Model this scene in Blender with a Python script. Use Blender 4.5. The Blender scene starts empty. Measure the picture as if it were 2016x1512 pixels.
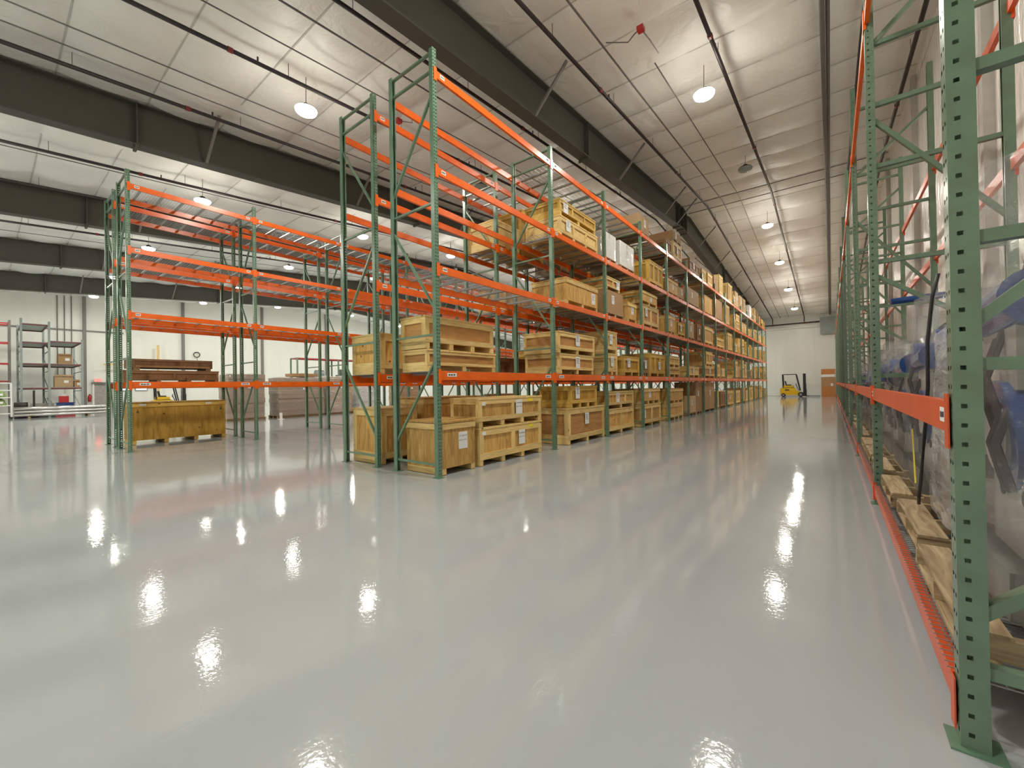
import bpy, math, random
from mathutils import Vector, Matrix
D = bpy.data
SC = bpy.context.scene
COL = SC.collection
random.seed(7)
R = math.radians

# ------------------------------------------------------------------ camera
yaw, pitch, roll, FPX = R(-37.771), R(0.371), R(0.954), 810.88
cam = D.cameras.new('camera'); camo = D.objects.new('camera', cam); COL.objects.link(camo)
fwd = Vector((math.sin(yaw) * math.cos(pitch), math.cos(yaw) * math.cos(pitch), math.sin(pitch)))
rt = Vector((math.cos(yaw), -math.sin(yaw), 0)); up = rt.cross(fwd)
c_, s_ = math.cos(roll), math.sin(roll)
rt2 = rt * c_ - up * s_; up2 = up * c_ + rt * s_
m = Matrix((rt2, up2, -fwd)).transposed().to_4x4(); m.translation = Vector((0, 0, 1.346))
camo.matrix_world = m
cam.sensor_fit = 'HORIZONTAL'; cam.sensor_width = 36; cam.lens = 36 * FPX / 2016
cam.clip_start = .02; cam.clip_end = 300
SC.camera = camo
SC.view_settings.view_transform = 'Standard'; SC.view_settings.look = 'None'
SC.view_settings.gamma = 1; SC.view_settings.use_curve_mapping = False
SC.view_settings.exposure = 0.15
w = D.worlds.new('world'); SC.world = w; w.use_nodes = True
w.node_tree.nodes['Background'].inputs[0].default_value = (.02, .02, .02, 1)
SC.cycles.use_denoising = True
SC.cycles.max_bounces = 7; SC.cycles.diffuse_bounces = 4; SC.cycles.glossy_bounces = 3
SC.cycles.transparent_max_bounces = 9; SC.cycles.use_adaptive_sampling = True; SC.cycles.adaptive_threshold = .04; SC.cycles.transmission_bounces = 3
SC.cycles.sample_clamp_indirect = 4; SC.cycles.caustics_reflective = False; SC.cycles.caustics_refractive = False
LAMP_W = 130

# ------------------------------------------------------------------ geometry constants (metres)
RIDGE_Y, RIDGE_Z, SL = 20.8, 9.95, .08
def cz(y): return RIDGE_Z - SL * abs(y - RIDGE_Y)
XL, XR, YN, YF = -43.9, 1.88, -6.4, 48.0

# ------------------------------------------------------------------ materials
def newmat(name):
    m = D.materials.new(name); m.use_nodes = True
    nt = m.node_tree; b = nt.nodes['Principled BSDF']
    return m, nt, b
def N(nt, t, **kw):
    n = nt.nodes.new(t)
    for k, v in kw.items():
        if hasattr(n, k) and not k in ('scale',): setattr(n, k, v)
        else: n.inputs[k].default_value = v
    return n
def setn(n, **kw):
    for k, v in kw.items(): n.inputs[k].default_value = v
    return n
def coords(nt, scale=(1, 1, 1), world=False):
    if world:
        g = nt.nodes.new('ShaderNodeNewGeometry'); out = g.outputs['Position']
    else:
        g = nt.nodes.new('ShaderNodeTexCoord'); out = g.outputs['Object']
    oi = nt.nodes.new('ShaderNodeObjectInfo')
    mp = nt.nodes.new('ShaderNodeMapping'); mp.inputs['Scale'].default_value = scale
    nt.links.new(out, mp.inputs['Vector'])
    if not world:
        ml = nt.nodes.new('ShaderNodeVectorMath'); ml.operation = 'SCALE'
        cb = nt.nodes.new('ShaderNodeCombineXYZ')
        for i in range(3): nt.links.new(oi.outputs['Random'], cb.inputs[i])
        nt.links.new(cb.outputs[0], ml.inputs[0]); ml.inputs['Scale'].default_value = 37.0
        nt.links.new(ml.outputs[0], mp.inputs['Location'])
    return mp.outputs[0]
def ramp(nt, fac, stops):
    r = nt.nodes.new('ShaderNodeValToRGB')
    el = r.color_ramp.elements
    while len(el) < len(stops): el.new(.5)
    for e, (p, c) in zip(el, stops): e.position = p; e.color = (*c, 1)
    nt.links.new(fac, r.inputs[0]); return r.outputs[0]
def bump(nt, b, h, strength, dist=.01):
    bp = nt.nodes.new('ShaderNodeBump'); bp.inputs['Strength'].default_value = strength; bp.inputs['Distance'].default_value = dist
    nt.links.new(h, bp.inputs['Height']); nt.links.new(bp.outputs[0], b.inputs['Normal']); return bp
def simple(name, col, rough=.5, metal=0, spec=.5, var=.08, coat=0, emit=None, estr=0, nscale=6):
    m, nt, b = newmat(name)
    n = N(nt, 'ShaderNodeTexNoise', Scale=nscale, Detail=4.0)
    nt.links.new(coords(nt), n.inputs['Vector'])
    lo = tuple(c * (1 - var) for c in col); hi = tuple(min(1, c * (1 + var)) for c in col)
    nt.links.new(ramp(nt, n.outputs['Fac'], [(.3, lo), (.7, hi)]), b.inputs['Base Color'])
    b.inputs['Roughness'].default_value = rough; b.inputs['Metallic'].default_value = metal
    b.inputs['Specular IOR Level'].default_value = spec; b.inputs['Coat Weight'].default_value = coat
    if emit: b.inputs['Emission Color'].default_value = (*emit, 1); b.inputs['Emission Strength'].default_value = estr
    return m
def wood(name, c1, c2, c3, scale=(1.2, 9, 9), knots=True, rough=.62, objvar=.18):
    m, nt, b = newmat(name)
    v = coords(nt, scale)
    n = N(nt, 'ShaderNodeTexNoise', Scale=2.2, Detail=6.0, Distortion=1.2)
    nt.links.new(v, n.inputs['Vector'])
    col = ramp(nt, n.outputs['Fac'], [(.28, c1), (.5, c2), (.72, c3)])
    if knots:
        vo = N(nt, 'ShaderNodeTexVoronoi', Scale=1.0)
        nt.links.new(coords(nt, (2.6, 3.2, 3.2)), vo.inputs['Vector'])
        k = ramp(nt, vo.outputs['Distance'], [(.05, (0, 0, 0)), (.1, (1, 1, 1))])
        mx = nt.nodes.new('ShaderNodeMix'); mx.data_type = 'RGBA'
        nt.links.new(k, mx.inputs[0]); mx.inputs[6].default_value = (c1[0] * .35, c1[1] * .28, c1[2] * .25, 1)
        nt.links.new(col, mx.inputs[7]); col = mx.outputs[2]
    oi = nt.nodes.new('ShaderNodeObjectInfo')
    hv = nt.nodes.new('ShaderNodeHueSaturation')
    mr = nt.nodes.new('ShaderNodeMapRange'); mr.inputs[3].default_value = 1 - objvar; mr.inputs[4].default_value = 1 + objvar
    nt.links.new(oi.outputs['Random'], mr.inputs[0]); nt.links.new(mr.outputs[0], hv.inputs['Value'])
    nt.links.new(col, hv.inputs['Color']); nt.links.new(hv.outputs[0], b.inputs['Base Color'])
    b.inputs['Roughness'].default_value = rough
    bump(nt, b, n.outputs['Fac'], .25, .003)
    return m
M = {}
M['plywood'] = wood('plywood', (.40, .20, .045), (.60, .35, .095), (.74, .48, .16), scale=(6, 6, 1.0))
M['ply_gold'] = wood('ply_gold', (.33, .17, .02), (.47, .265, .035), (.58, .35, .065), scale=(5, 5, .9))
M['ply_red'] = wood('ply_red', (.40, .18, .05), (.50, .25, .075), (.57, .31, .10), scale=(1, 1, 6), knots=False)
M['ply_dark'] = wood('ply_dark', (.16, .075, .03), (.21, .10, .04), (.26, .13, .055), scale=(4, 4, 1), knots=False)
M['pine'] = wood('pine', (.58, .38, .13), (.74, .53, .205), (.82, .62, .28), scale=(1.0, 8, 8))
M['pine_gold'] = wood('pine_gold', (.50, .29, .05), (.62, .40, .085), (.70, .47, .13), scale=(1.0, 8, 8))
M['pine_brown'] = wood('pine_brown', (.25, .13, .05), (.31, .17, .07), (.38, .22, .10), scale=(1.0, 8, 8))
M['pallet'] = wood('pallet', (.20, .13, .07), (.38, .27, .15), (.54, .42, .25), scale=(1.0, 9, 9))
M['carton'] = wood('carton', (.36, .21, .10), (.40, .24, .115), (.43, .27, .13), scale=(1, 1, 1), knots=False, rough=.75)
M['carton_pale'] = wood('carton_pale', (.50, .34, .18), (.54, .37, .20), (.57, .40, .23), scale=(1, 1, 1), knots=False, rough=.7)
M['carton_grey'] = wood('carton_grey', (.30, .235, .18), (.35, .27, .21), (.39, .31, .24), scale=(.5, .5, 12), knots=False, rough=.6)
M['paper'] = simple('paper', (.80, .81, .80), .6, var=.05)
M['ink'] = simple('ink', (.05, .05, .06), .6)
M['yellow_tape'] = simple('yellow_tape', (.85, .72, .03), .4)
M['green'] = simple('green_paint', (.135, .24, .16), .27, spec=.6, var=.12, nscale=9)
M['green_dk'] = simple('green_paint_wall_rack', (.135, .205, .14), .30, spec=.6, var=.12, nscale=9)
M['orange'] = simple('orange_paint', (.84, .135, .008), .27, spec=.6, var=.10, nscale=5)
M['red_orange'] = simple('red_orange_paint', (.70, .085, .012), .32, spec=.6, var=.1)
M['galv'] = simple('galvanised', (.33, .335, .33), .38, metal=.55, var=.15)
M['steel_dark'] = simple('roof_steel', (.085, .084, .068), .55, spec=.35, var=.06, nscale=1)
M['brace_grey'] = simple('brace_grey', (.20, .19, .175), .5, var=.06)
M['pipe'] = simple('pipe_black', (.032, .022, .024), .4, var=.2)
M['pipe_red'] = simple('pipe_red', (.22, .03, .03), .45)
M['conduit'] = simple('conduit', (.16, .15, .145), .45, metal=.3)
M['black'] = simple('black_rubber', (.018, .018, .02), .5)
M['black_gloss'] = simple('black_gloss', (.02, .02, .022), .25)
M['yellow'] = simple('forklift_yellow', (.72, .45, .012), .35, var=.05)
M['blue'] = simple('machine_blue', (.025, .07, .24), .16, var=.2)
M['navy'] = simple('machine_navy', (.014, .02, .05), .28, var=.3)
M['cast'] = simple('cast_grey', (.17, .165, .155), .5, var=.2)
M['castl'] = simple('cast_light', (.34, .32, .29), .5, var=.15)
M['red'] = simple('red_enamel', (.50, .025, .03), .35)
M['dull_red'] = simple('dull_red', (.20, .05, .05), .5)
M['white'] = simple('white_enamel', (.80, .80, .78), .4, var=.03)
M['grey'] = simple('grey_enamel', (.30, .35, .34), .45, var=.08)
M['alu'] = simple('aluminium', (.74, .73, .70), .22, metal=.85, var=.05)
M['orange_wood'] = simple('orange_board', (.50, .20, .05), .5, var=.08)
M['leaf_bag'] = simple('green_bag', (.20, .30, .08), .4, var=.5, nscale=14)
M['hole'] = simple('inside_dark', (.02, .02, .02), .8)

m_, nt, b = newmat('epoxy_floor')   # glossy pale grey epoxy
v = coords(nt, (1, 1, 1), True)
n1 = N(nt, 'ShaderNodeTexNoise', Scale=.35, Detail=5.0); nt.links.new(v, n1.inputs['Vector'])
nt.links.new(ramp(nt, n1.outputs['Fac'], [(.3, (.365, .395, .415)), (.7, (.415, .44, .455))]), b.inputs['Base Color'])
n2 = N(nt, 'ShaderNodeTexNoise', Scale=1.3, Detail=7.0, Roughness=.65, Distortion=.6); nt.links.new(v, n2.inputs['Vector'])
mr = N(nt, 'ShaderNodeMapRange'); mr.inputs[1].default_value = .45; mr.inputs[2].default_value = .8; mr.inputs[3].default_value = .035; mr.inputs[4].default_value = .13
nt.links.new(n2.outputs['Fac'], mr.inputs[0]); nt.links.new(mr.outputs[0], b.inputs['Roughness'])
b.inputs['Specular IOR Level'].default_value = .62
n3 = N(nt, 'ShaderNodeTexNoise', Scale=34.0, Detail=2.0); nt.links.new(v, n3.inputs['Vector'])
n4 = N(nt, 'ShaderNodeTexNoise', Scale=2.2, Detail=2.0); nt.links.new(v, n4.inputs['Vector'])
ad = N(nt, 'ShaderNodeMath', operation='MULTIPLY_ADD'); nt.links.new(n4.outputs['Fac'], ad.inputs[0]); ad.inputs[1].default_value = 3.2; nt.links.new(n3.outputs['Fac'], ad.inputs[2])
bump(nt, b, ad.outputs[0], .6, .00085)
M['floor'] = m_

def vinyl(name, c1, c2, rough, bs, wr, scale=(1, 1, 1), bdist=.03):
    m, nt, b = newmat(name)
    v = coords(nt, scale, True)
    n = N(nt, 'ShaderNodeTexNoise', Scale=1.1, Detail=6.0, Roughness=.6, Distortion=.8); nt.links.new(v, n.inputs['Vector'])
    nt.links.new(ramp(nt, n.outputs['Fac'], [(.3, c1), (.7, c2)]), b.inputs['Base Color'])
    b.inputs['Roughness'].default_value = rough
    n2 = N(nt, 'ShaderNodeTexNoise', Scale=wr, Detail=5.0, Distortion=2.0); nt.links.new(v, n2.inputs['Vector'])
    bump(nt, b, n2.outputs['Fac'], bs, bdist)
    return m
M['ceiling'] = vinyl('ceiling_insulation', (.85, .85, .80), (.91, .91, .86), .45, .9, 2.2)
M['wall_vinyl'] = vinyl('wall_insulation_vinyl', (.90, .88, .83), (.94, .92, .87), .2, .8, 3.0, (1, 1, .35), .05)
M['seam'] = simple('seam_tape', (.55, .54, .50), .6)
M['post_grey'] = simple('post_grey', (.47, .45, .42), .5)
M['wall'] = vinyl('wall_panel', (.78, .79, .74), (.83, .84, .79), .35, .15, 1.5, (1, 1, .4))

def film(name, milk=.35, tint=(.85, .86, .88), bd=.018):
    m = D.materials.new(name); m.use_nodes = True; nt = m.node_tree
    for n in list(nt.nodes):
        if n.type != 'OUTPUT_MATERIAL': nt.nodes.remove(n)
    out = nt.nodes['Material Output']
    tr = nt.nodes.new('ShaderNodeBsdfTransparent'); tr.inputs[0].default_value = (.95, .95, .95, 1)
    gl = nt.nodes.new('ShaderNodeBsdfGlossy'); gl.inputs['Roughness'].default_value = .07; gl.inputs[0].default_value = (.95, .95, .95, 1)
    df = nt.nodes.new('ShaderNodeBsdfDiffuse'); df.inputs[0].default_value = (*tint, 1)
    n = N(nt, 'ShaderNodeTexNoise', Scale=3.0, Detail=6.0, Distortion=3.0, Roughness=.7)
    nt.links.new(coords(nt, (1, 1, 2.2)), n.inputs['Vector'])
    bp = nt.nodes.new('ShaderNodeBump'); bp.inputs['Strength'].default_value = 1.0; bp.inputs['Distance'].default_value = bd
    nt.links.new(n.outputs['Fac'], bp.inputs['Height'])
    nt.links.new(bp.outputs[0], gl.inputs['Normal']); nt.links.new(bp.outputs[0], df.inputs['Normal'])
    n2 = N(nt, 'ShaderNodeTexNoise', Scale=2.2, Detail=5.0, Distortion=2.0); nt.links.new(coords(nt, (1, 1, 3)), n2.inputs['Vector'])
    mr = N(nt, 'ShaderNodeMapRange'); mr.inputs[1].default_value = .35; mr.inputs[2].default_value = .75
    mr.inputs[3].default_value = milk * .4; mr.inputs[4].default_value = min(1, milk * 1.9)
    nt.links.new(n2.outputs['Fac'], mr.inputs[0])
    m1 = nt.nodes.new('ShaderNodeMixShader'); nt.links.new(mr.outputs[0], m1.inputs[0]); nt.links.new(tr.outputs[0], m1.inputs[1]); nt.links.new(df.outputs[0], m1.inputs[2])
    m2 = nt.nodes.new('ShaderNodeMixShader'); m2.inputs[0].default_value = .085
    nt.links.new(m1.outputs[0], m2.inputs[1]); nt.links.new(gl.outputs[0], m2.inputs[2])
    nt.links.new(m2.outputs[0], out.inputs[0]); return m
M['film'] = film('stretch_film', .045)
M['film_tight'] = film('stretch_film_tight', .12, bd=.0015)
M['film_milky'] = film('stretch_film_milky', .3)

def emis(name, col, s):
    m, nt, b = newmat(name); b.inputs['Base Color'].default_value = (*col, 1)
    b.inputs['Emission Color'].default_value = (*col, 1); b.inputs['Emission Strength'].default_value = s; return m
M['lamp'] = emis('lamp_lens_lit', (1, .93, .80), 45)
M['exit'] = emis('exit_sign_red', (1, .10, .08), 2.2)

# ------------------------------------------------------------------ object helpers
def link(o, parent=None):
    COL.objects.link(o)
    if parent is not None: o.parent = parent
    return o
def props(o, label=None, cat=None, group=None, kind=None):
    if label: o['label'] = label
    if cat: o['category'] = cat
    if group: o['group'] = group
    if kind: o['kind'] = kind
    return o
def thing(name, label, cat, loc=(0, 0, 0), rz=0, group=None):
    o = D.objects.new(name, None); o.empty_display_size = .1; o.location = loc; o.rotation_euler = (0, 0, rz)
    COL.objects.link(o); return props(o, label, cat, group)
class MB:
    def __init__(s): s.v = []; s.f = []
    def box(s, cx, cy, cz_, dx, dy, dz):
        i = len(s.v); x, y, z = dx / 2, dy / 2, dz / 2
        s.v += [(cx + a * x, cy + b_ * y, cz_ + c * z) for c in (-1, 1) for b_ in (-1, 1) for a in (-1, 1)]
        s.f += [(i, i + 2, i + 3, i + 1), (i + 4, i + 5, i + 7, i + 6), (i, i + 1, i + 5, i + 4), (i + 2, i + 6, i + 7, i + 3), (i, i + 4, i + 6, i + 2), (i + 1, i + 3, i + 7, i + 5)]
        return s
    def b2(s, x0, x1, y0, y1, z0, z1): return s.box((x0 + x1) / 2, (y0 + y1) / 2, (z0 + z1) / 2, abs(x1 - x0), abs(y1 - y0), abs(z1 - z0))
    def tube(s, pts, r, n=8, cap=True):
        pts = [Vector(p) for p in pts]; k0 = len(s.v); rings = []
        for i, p in enumerate(pts):
            d = ((pts[min(i + 1, len(pts) - 1)] - p).normalized() + (p - pts[max(i - 1, 0)]).normalized()).normalized()
            a = Vector((0, 0, 1)) if abs(d.z) < .9 else Vector((1, 0, 0))
            u = d.cross(a).normalized(); w_ = d.cross(u)
            rr = r[i] if isinstance(r, (list, tuple)) else r
            rings.append(len(s.v))
            for j in range(n):
                t = 2 * math.pi * j / n + math.pi / n
                s.v.append(tuple(p + u * rr * math.cos(t) + w_ * rr * math.sin(t)))
        for a, b_ in zip(rings, rings[1:]):
            for j in range(n): s.f.append((a + j, a + (j + 1) % n, b_ + (j + 1) % n, b_ + j))
        if cap: s.f.append(tuple(range(rings[0] + n - 1, rings[0] - 1, -1))); s.f.append(tuple(range(rings[-1], rings[-1] + n)))
        return s
    def bar(s, p0, p1, w_, t, upv=(0, 0, 1)):
        p0, p1 = Vector(p0), Vector(p1); d = (p1 - p0).normalized(); u = d.cross(Vector(upv)).normalized(); n = u.cross(d)
        i = len(s.v)
        for p in (p0, p1):
            for a, b_ in ((-1, -1), (1, -1), (1, 1), (-1, 1)): s.v.append(tuple(p + u * a * w_ / 2 + n * b_ * t / 2))
        s.f += [(i + 3, i + 2, i + 1, i), (i + 4, i + 5, i + 6, i + 7)] + [(i + j, i + (j + 1) % 4, i + 4 + (j + 1) % 4, i + 4 + j) for j in range(4)]
        return s
    def mesh(s, name, mat, smooth=False):
        me = D.meshes.new(name); me.from_pydata(s.v, [], s.f); me.update()
        if mat: me.materials.append(M[mat] if isinstance(mat, str) else mat)
        if smooth:
            for p in me.polygons: p.use_smooth = True
        return me
    def build(s, name, mat, parent=None, loc=(0, 0, 0), smooth=False, **kw):
        o = D.objects.new(name, s.mesh(name, mat, smooth)); o.location = loc; link(o, parent); return props(o, **kw)
CACHE = {}
def bx(name, mat, c, d, parent=None, rot=None, **kw):
    """one box object (mesh shared between alike boxes)"""
    key = (mat, round(d[0], 3), round(d[1], 3), round(d[2], 3))
    if key not in CACHE: CACHE[key] = MB().box(0, 0, 0, *d).mesh(name, mat)
    o = D.objects.new(name, CACHE[key]); o.location = c
    if rot: o.rotation_euler = rot
    link(o, parent); return props(o, **kw)
def batten(name, mat, c, axis, L, w_, t, normal, parent):
    """board of length L along axis, width w_, thickness t along normal; grain runs along local x"""
    key = ('bt', mat, round(L, 2), round(w_, 3), round(t, 3))
    if key not in CACHE: CACHE[key] = MB().box(0, 0, 0, L, w_, t).mesh(name, mat)
    o = D.objects.new(name, CACHE[key]); o.location = c
    ax = {'x': Vector((1, 0, 0)), 'y': Vector((0, 1, 0)), 'z': Vector((0, 0, 1))}
    a = ax[axis]; n = ax[normal]; o.rotation_euler = Matrix((a, n.cross(a), n)).transposed().to_euler()
    link(o, parent); return o
def inst(name, mesh, loc, parent=None, rot=None, scale=None):
    o = D.objects.new(name, mesh); o.location = loc
    if rot: o.rotation_euler = rot
    if scale: o.scale = scale
    return link(o, parent)
def text_mesh(s, size, mat='ink', align='CENTER'):
    cu = D.curves.new('lettering', 'FONT'); cu.body = s; cu.size = size; cu.align_x = align; cu.align_y = 'CENTER'; cu.resolution_u = 2
    o = D.objects.new('t', cu); COL.objects.link(o)
    me = D.meshes.new_from_object(o.evaluated_get(bpy.context.evaluated_depsgraph_get())); D.objects.remove(o)
    me.materials.clear(); me.materials.append(M[mat]); return me

# ------------------------------------------------------------------ room
fl = MB().b2(XL, XR, YN, YF, -.15, 0).build('floor', 'floor', kind='structure')
# ceiling of quilted insulation: pinched at the purlins every 1.52 m, sagging between them
PHC = [random.Random(3 + i).random() * 6 for i in range(80)]
def csag(x, y):
    k = (y - RIDGE_Y) / 1.52; fy = k - math.floor(k); bay = int(math.floor(k)) + 40
    kx = (x + 5.65) / 1.9125; fx = kx - math.floor(kx)
    g = .20 * max(0, math.sin(math.pi * fy)) ** .7 * (.78 + .22 * math.sin(x * .9 + PHC[bay]) + .1 * math.sin(x * 3.1 + PHC[bay] * 2))
    return g * (.45 + .55 * abs(math.sin(math.pi * fx)) ** .5)
def ceiling():
    v, f = [], []; xs = []; x = XL
    while x < XR: xs.append(x); x += .255
    xs.append(XR); ys = []
    y = YN
    while y < YF: ys.append(y); y += .095
    ys.append(YF)
    rnd = random.Random(3); ph = [rnd.random() * 6 for _ in range(80)]
    for y in ys:
        k = (y - RIDGE_Y) / 1.52
        fy = k - math.floor(k); bay = int(math.floor(k)) + 40
        for x in xs:
            sag = csag(x, y)
            v.append((x, y, cz(y) - sag))
    n = len(xs)
    for j in range(len(ys) - 1):
        for i in range(n - 1):
            a = j * n + i; f.append((a, a + n, a + n + 1, a + 1))
    me = D.meshes.new('ceiling'); me.from_pydata(v, [], f); me.materials.append(M['ceiling'])
    for p in me.polygons: p.use_smooth = True
    o = D.objects.new('ceiling', me); link(o); return props(o, kind='structure')
CEIL = ceiling()
k = -17
while True:     # stitched seams pinched up against the purlins
    y = RIDGE_Y + k * 1.52; k += 1
    if y < YN + .1: continue
    if y > YF - .1: break
    MB().b2(XL + .02, XR - .02, y - .016, y + .016, cz(y) - .028, cz(y) - .001).build('insulation_seam', 'seam', CEIL)
def gable(name, x, t, mat):
    m = MB(); x0, x1 = min(x, x + t), max(x, x + t)
    prof = [(YN, 0), (YF, 0), (YF, cz(YF)), (RIDGE_Y, RIDGE_Z), (YN, cz(YN))]
    for xx in (x0, x1): m.v += [(xx, a, b_) for a, b_ in prof]
    m.f = [(4, 3, 2, 1, 0), (5, 6, 7, 8, 9)] + [(i, (i + 1) % 5, 5 + (i + 1) % 5, 5 + i) for i in range(5)]
    return m.build(name, mat, kind='structure')
WR = gable('wall_right', XR, .15, 'wall_vinyl'); WL = gable('wall_left', XL, -.15, 'wall')
WB = MB().b2(XL, XR, YF, YF + .15, 0, cz(YF)).build('wall_back', 'wall', kind='structure')
WF = MB().b2(XL, XR, YN - .15, YN, 0, cz(YN)).build('wall_front', 'wall', kind='structure')
# wall panels of the far wall (each standing proud by a few mm, joints recessed), bottom girt line
x = XR
while x > -9:
    MB().b2(x - .012, x - 1.508, YF - .02, YF, 1.02, 6.4).build('wall_panel', 'wall', WB)
    MB().b2(x - .012, x - 1.508, YF - .02, YF, .02, .98).build('wall_panel', 'wall', WB)
    x -= 1.52
MB().b2(-9, XR - 2.75, YF - .14, YF - .02, 6.45, 6.62).build('girt', 'wall', WB)
t = thing('duct_box', 'grey box high on the far wall above the stacked boards', 'box', (XR - 1.75, YF - .025, 6.5))
bx('duct_body', 'grey', (0, -.2, 0), (1.65, .40, 1.5), t); bx('duct_flange', 'grey', (0, -.41, 0), (1.72, .02, 1.57), t)
# upright folds of the vinyl on the right wall and its girts behind the rack
y = 2.6
while y < YF:
    MB().b2(XR - .12, XR, y, y + .16, 0, cz(y) - .25).build('wall_post', 'post_grey', WR); y += 6.1
# left wall: steel columns, high girt, panel joints
for y in (-1.4, 4.75, 10.65, 16.85, 23.3, 29.4, 35.5):
    MB().b2(XL, XL + .22, y - .09, y + .09, 0, cz(y) - .1).build('wall_column', 'brace_grey', WL)
MB().b2(XL, XL + .08, YN, 6.9, 5.98, 6.08).build('girt', 'brace_grey', WL)
MB().b2(XL, XL + 1.0, YN, YF, cz(YN) - .0, cz(YN) + .01).v
for y in (3.4, 3.75, 4.1): MB().tube([(XL + .06, y, 2.2), (XL + .06, y, cz(y) - .1)], .03, 6).build('wall_conduit', 'conduit', WL)

# ------------------------------------------------------------------ roof beams
NAMES = ['over the central rack', 'over the left storage rack', 'second beyond the left storage rack', 'third beyond the left rack', 'fourth beyond the left rack']
for k in range(5):
    X = -5.65 - 7.65 * k
    t = thing('roof_beam', f'dark grey steel roof beam {NAMES[k]}, with stiffener plates and grey braces', 'beam', (X, RIDGE_Y, RIDGE_Z), group='roof beams')
    def prof(y, dz): return cz(y) - dz - RIDGE_Z
    def strip(m, x0, x1, d0, d1, y0, y1):
        i = len(m.v)
        for y in (y0, y1):
            for xx in (x0, x1):
                for d in (d0, d1): m.v.append((xx, y - RIDGE_Y, prof(y, d)))
        m.f += [(i, i + 1, i + 3, i + 2), (i + 4, i + 6, i + 7, i + 5), (i, i + 4, i + 5, i + 1), (i + 2, i + 3, i + 7, i + 6), (i, i + 2, i + 6, i + 4), (i + 1, i + 5, i + 7, i + 3)]
    for nm, (x0, x1, d0, d1) in (('web', (-.01, .01, .12, 1.1)), ('bottom_flange', (-.16, .16, 1.1, 1.13)), ('top_flange', (-.16, .16, .1, .125))):
        m = MB(); strip(m, x0, x1, d0, d1, YN, RIDGE_Y); strip(m, x0, x1, d0, d1, RIDGE_Y, YF); m.build(nm, 'steel_dark', t)
    for y in (-4.5, 2.35, 10.95, 20.2, 20.8, 21.4, 30.6, 39.3):
        for sx in (-1, 1): bx('stiffener_plate', 'steel_dark', (sx * .085, y - RIDGE_Y, prof(y, .6)), (.15, .025, 1.02), t)
        bx('splice_plate', 'steel_dark', (0, y - RIDGE_Y, prof(y, 1.16)), (.34, .06, .06), t)
    for y in (-1.2, 3.75, 8.2, 13.2, 18.0, 19.8, 23.6, 27.5, 31.5, 35.5, 40):
        for sx in (-1, 1):
            MB().bar((sx * .14, y - RIDGE_Y, prof(y, 1.09)), (sx * 1.0, y - RIDGE_Y + .05, prof(y, .16)), .06, .05).build('fly_brace', 'brace_grey', t)

# ------------------------------------------------------------------ pipes and conduits under the roof
def line(name, X, dz, r, mat, label, y0=-6.2, y1=47.7, hang=True, coup=True, drop=None):
    t = thing(name, label, 'pipe', (X, 0, 0))
    y1 = min(y1, 47.45)
    pts = [(0, y0, cz(y0) - dz), (0, RIDGE_Y, RIDGE_Z - dz), (0, y1, cz(y1) - dz)]
    if drop: pts.append((0, y1, drop))
    MB().tube(pts, r, 8).build('run', mat, t, smooth=True)
    if hang:
        y = y0 + 1.3
        while y < y1:
            MB().tube([(0, y, cz(y) - dz), (0, y, cz(y) - .03)], .008, 4).build('hanger_rod', 'conduit', t); y += 3.04
    if coup:
        y = y0 + 2.9
        while y < y1:
            MB().tube([(0, y - .05, cz(y - .05) - dz), (0, y + .04, cz(y + .04) - dz)], r * 1.3, 8).build('coupling', 'pipe_red', t)
            MB().tube([(0, y + .5, cz(y + .5) - dz), (0, y + .5, cz(y + .5) - dz + r + .09)], .018, 6).build('sprinkler_head', 'pipe', t); y += 6.4
    return t
side = {-.02: 'nearest the wall rack', -1.9: 'over the open aisle', -4.42: 'just right of the first roof beam', -6.82: 'just left of the first roof beam',
        -9.4: 'crossing above the rack end', -12.15: 'just right of the second roof beam', -16.95: 'beyond the second roof beam', -20.0: 'just right of the third roof beam', -24.8: 'between third and fourth roof beams', -32.4: 'between fourth and fifth roof beams'}
for X, lb in side.items():
    if X == -.02: continue
    line('sprinkler_pipe', X, .35, .042, 'pipe', f'black sprinkler pipe with red couplings {lb}', drop=7.0 if X > -5 else None)
line('drain_pipe', -.02, .35, .05, 'conduit', 'thick grey pipe running the length of the aisle ceiling', hang=False, coup=False)
line('drain_pipe', .07, .33, .04, 'conduit', 'second grey pipe clamped beside the thick aisle ceiling pipe', hang=False, coup=False)
line('sprinkler_pipe', .66, .35, .045, 'pipe', 'black sprinkler pipe above the wall rack uprights')
line('sprinkler_pipe', 1.6, .45, .045, 'pipe', 'black sprinkler pipe in the corner of ceiling and right wall')
for X, lb in {-3.78: 'between aisle sprinkler pipes', -7.62: 'left of the first roof beam', -10.95: 'thin one above the floor between racks', -11.6: 'close to the second roof beam', -17.45: 'beyond the second roof beam', -3.1: 'beside the aisle lamps', -8.6: 'right of the second lamp row', -14.6: 'left of the second roof beam', -26.5: 'above the far left floor'}.items():
    line('conduit_pipe', X, .27, .014 if X not in (-3.78, -7.62) else .02, 'conduit', f'thin grey ceiling conduit {lb}', hang=False, coup=False, y0=(9.6 if X == -3.1 else -6.2))
for yy, lb in ((20.3, 'near side of the ridge'), (21.3, 'far side of the ridge')):
    t = thing('conduit_pipe', f'thin conduit crossing the aisle ceiling on the {lb}', 'pipe', (0, yy, cz(yy) - .24))
    MB().tube([(-5.4, 0, 0), (XR - .1, 0, 0)], .018, 6).build('run', 'conduit', t)
t = thing('main_pipe', 'dark horizontal sprinkler main across the top of the far wall', 'pipe', (0, 47.62, 6.92))
MB().tube([(-5.2, 0, 0), (-.75, 0, 0)], .055, 8).build('run', 'pipe', t, smooth=True)
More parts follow.
